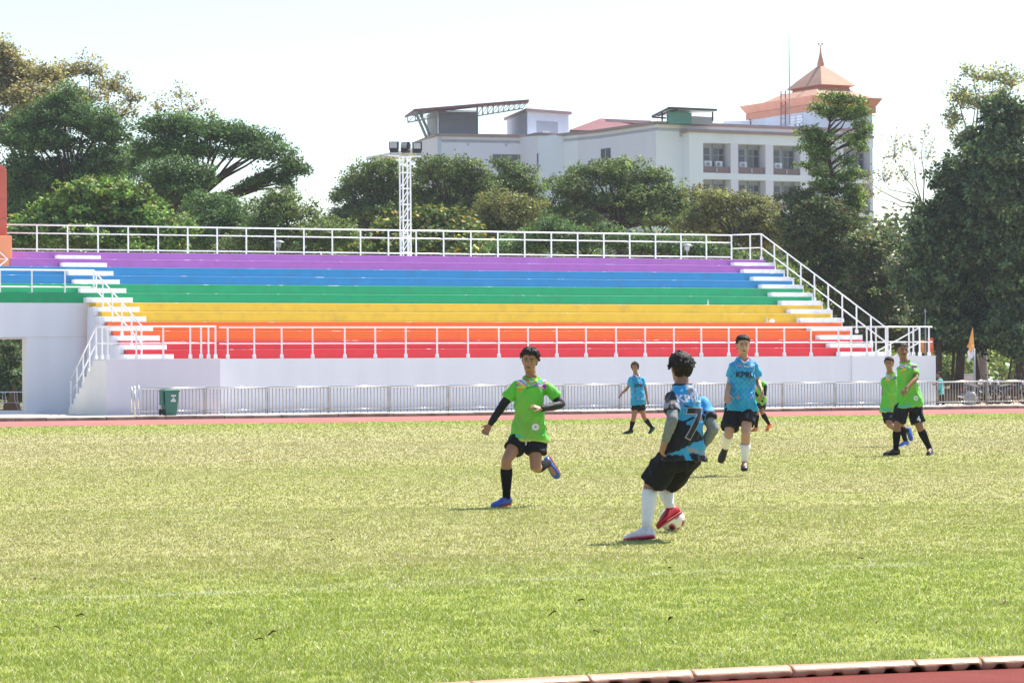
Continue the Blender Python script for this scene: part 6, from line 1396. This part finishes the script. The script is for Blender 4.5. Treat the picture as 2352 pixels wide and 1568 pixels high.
def banana(px, Z, h, seed, label):
    rng = np.random.default_rng(seed); q = at(px, 893, Z); q.z = .5; t = thing('banana_plant', label, 'banana plant', q, 'banana plants on the mound')
    b = MB(); b.tube([q - Vector((0, 0, .2)), q + Vector((0, 0, h * .4))], [.09, .06], 8); b.build('stem', paint('banana stem', (.20, .24, .08), .6, .2, 6), t)
    lm = paint('banana leaf', (.16, .28, .05), .4, .2, 4)
    for k in range(9):
        a = k * 2.4 + rng.normal(0, .2); L = h * rng.uniform(.55, .85); el = rng.uniform(.5, 1.3); b = MB(); pr = []
        for j in range(7):
            s_ = j / 6; x = L * s_ * math.cos(el) ; z = h * .38 + L * s_ * math.sin(el) - L * .45 * s_ * s_; w_ = .16 * h / 1.6 * math.sin(math.pi * min(1, s_ * .92 + .06)); c = q + Vector((math.cos(a) * x, math.sin(a) * x, z)); lt = Vector((-math.sin(a), math.cos(a), 0)) * w_
            pr.append([c - lt, c + Vector((0, 0, -.03)), c + lt, c + Vector((0, 0, -.022))])
        b.loft(pr); b.build('leaf', lm, t)
banana(2302, 144, 1.7, 3, 'bright banana plant with upright leaves right of the banded pole'); banana(2283, 148, 1.2, 5, 'small banana plant behind the motorbikes'); banana(2325, 150, 2.0, 7, 'taller banana plant beside the big trunk at the right')
for px, py, lab in ((640, 558, 'small round garden lamp behind the left half of the top rail'), (1578, 566, 'small round garden lamp behind the right half of the top rail')):
    q = at(px, py, 138.); q0 = q.copy(); q0.z = 0; t = thing('garden_lamp', lab, 'lamp', q0, 'garden lamps behind the stand')
    b = MB(); b.tube([q0, q], .04, 8); b.build('pole', MT['galv'], t); b = MB(); b.tube([q + Vector((0, 0, -.2)), q], [.10, .14], 12); b.build('lantern', MT['frame'], t); b = MB(); b.tube([q, q + Vector((0, 0, .05)), q + Vector((0, 0, .12))], [.28, .26, .10], 14); b.build('lamp_cap', MT['galv'], t, smooth=True)
# white concrete pieces and debris at the wall foot
rng = np.random.default_rng(7)
lf = paint('dry brown leaf', (.10, .055, .03), .8, .3, 30); first = None
spots = [(78, 1335), (130, 1450), (294, 1513), (590, 1475), (620, 1462), (478, 1438), (180, 1420), (705, 1240), (240, 1208), (300, 1085), (1265, 1415), (1365, 1458), (1535, 1428), (1820, 1466), (1972, 1288), (2010, 1435), (1925, 1150), (2230, 1210), (1205, 1135), (1075, 1105), (1820, 1270), (760, 1245), (505, 1065), (1535, 1310), (2165, 1083), (955, 1080), (1330, 1385), (2300, 1390)]
for i, (px, py) in enumerate(spots):
    Zg = 1.3 * F_PX / (py - (867 - .00725 * (px - 1176))); q = Vector(((px - 1176) / F_PX * Zg, Zg, .018))
    if first is None:
        b = MB(); pr = []
        for j in range(6):
            s_ = j / 5; w_ = .017 * math.sin(math.pi * (s_ * .9 + .05)); x = .07 * (s_ - .5); z = .007 * math.sin(s_ * 5)
            pr.append([q + Vector((x, -w_, z + .008)), q + Vector((x, 0, z)), q + Vector((x, w_, z + .012)), q + Vector((x, 0, z + .002))])
        b.loft(pr); first = b.build('fallen_leaf', lf, None, q, label='curled dry brown leaf lying on the grass', category='leaf', group='fallen leaves on the pitch'); o = first
    else:
        o = first.copy(); SC.collection.objects.link(o); o.location = q
    o.rotation_euler = (rng.uniform(-.5, .5), rng.uniform(-.5, .5), rng.uniform(0, 6)); sc_ = rng.uniform(.4, .75); o.scale = (sc_, sc_, sc_)

# ------------------------------------------------------------------ the air
hz = MB(); hz.box((-260, -30, -1.0), (520, 0, 0), (0, 420, 0), (0, 0, 62))
hm_ = bpy.data.materials.new('haze'); hm_.use_nodes = True; n_ = hm_.node_tree
for x in list(n_.nodes):
    if x.type == 'BSDF_PRINCIPLED': n_.nodes.remove(x)
pv = n_.nodes.new('ShaderNodeVolumePrincipled'); pv.inputs['Color'].default_value = (.86, .91, 1, 1); pv.inputs['Density'].default_value = .00020; pv.inputs['Anisotropy'].default_value = .35
n_.links.new(pv.outputs[0], n_.nodes['Material Output'].inputs['Volume'])
hz.build('haze', hm_, kind='stuff', label='thin midday haze that pales the far trees and the building')
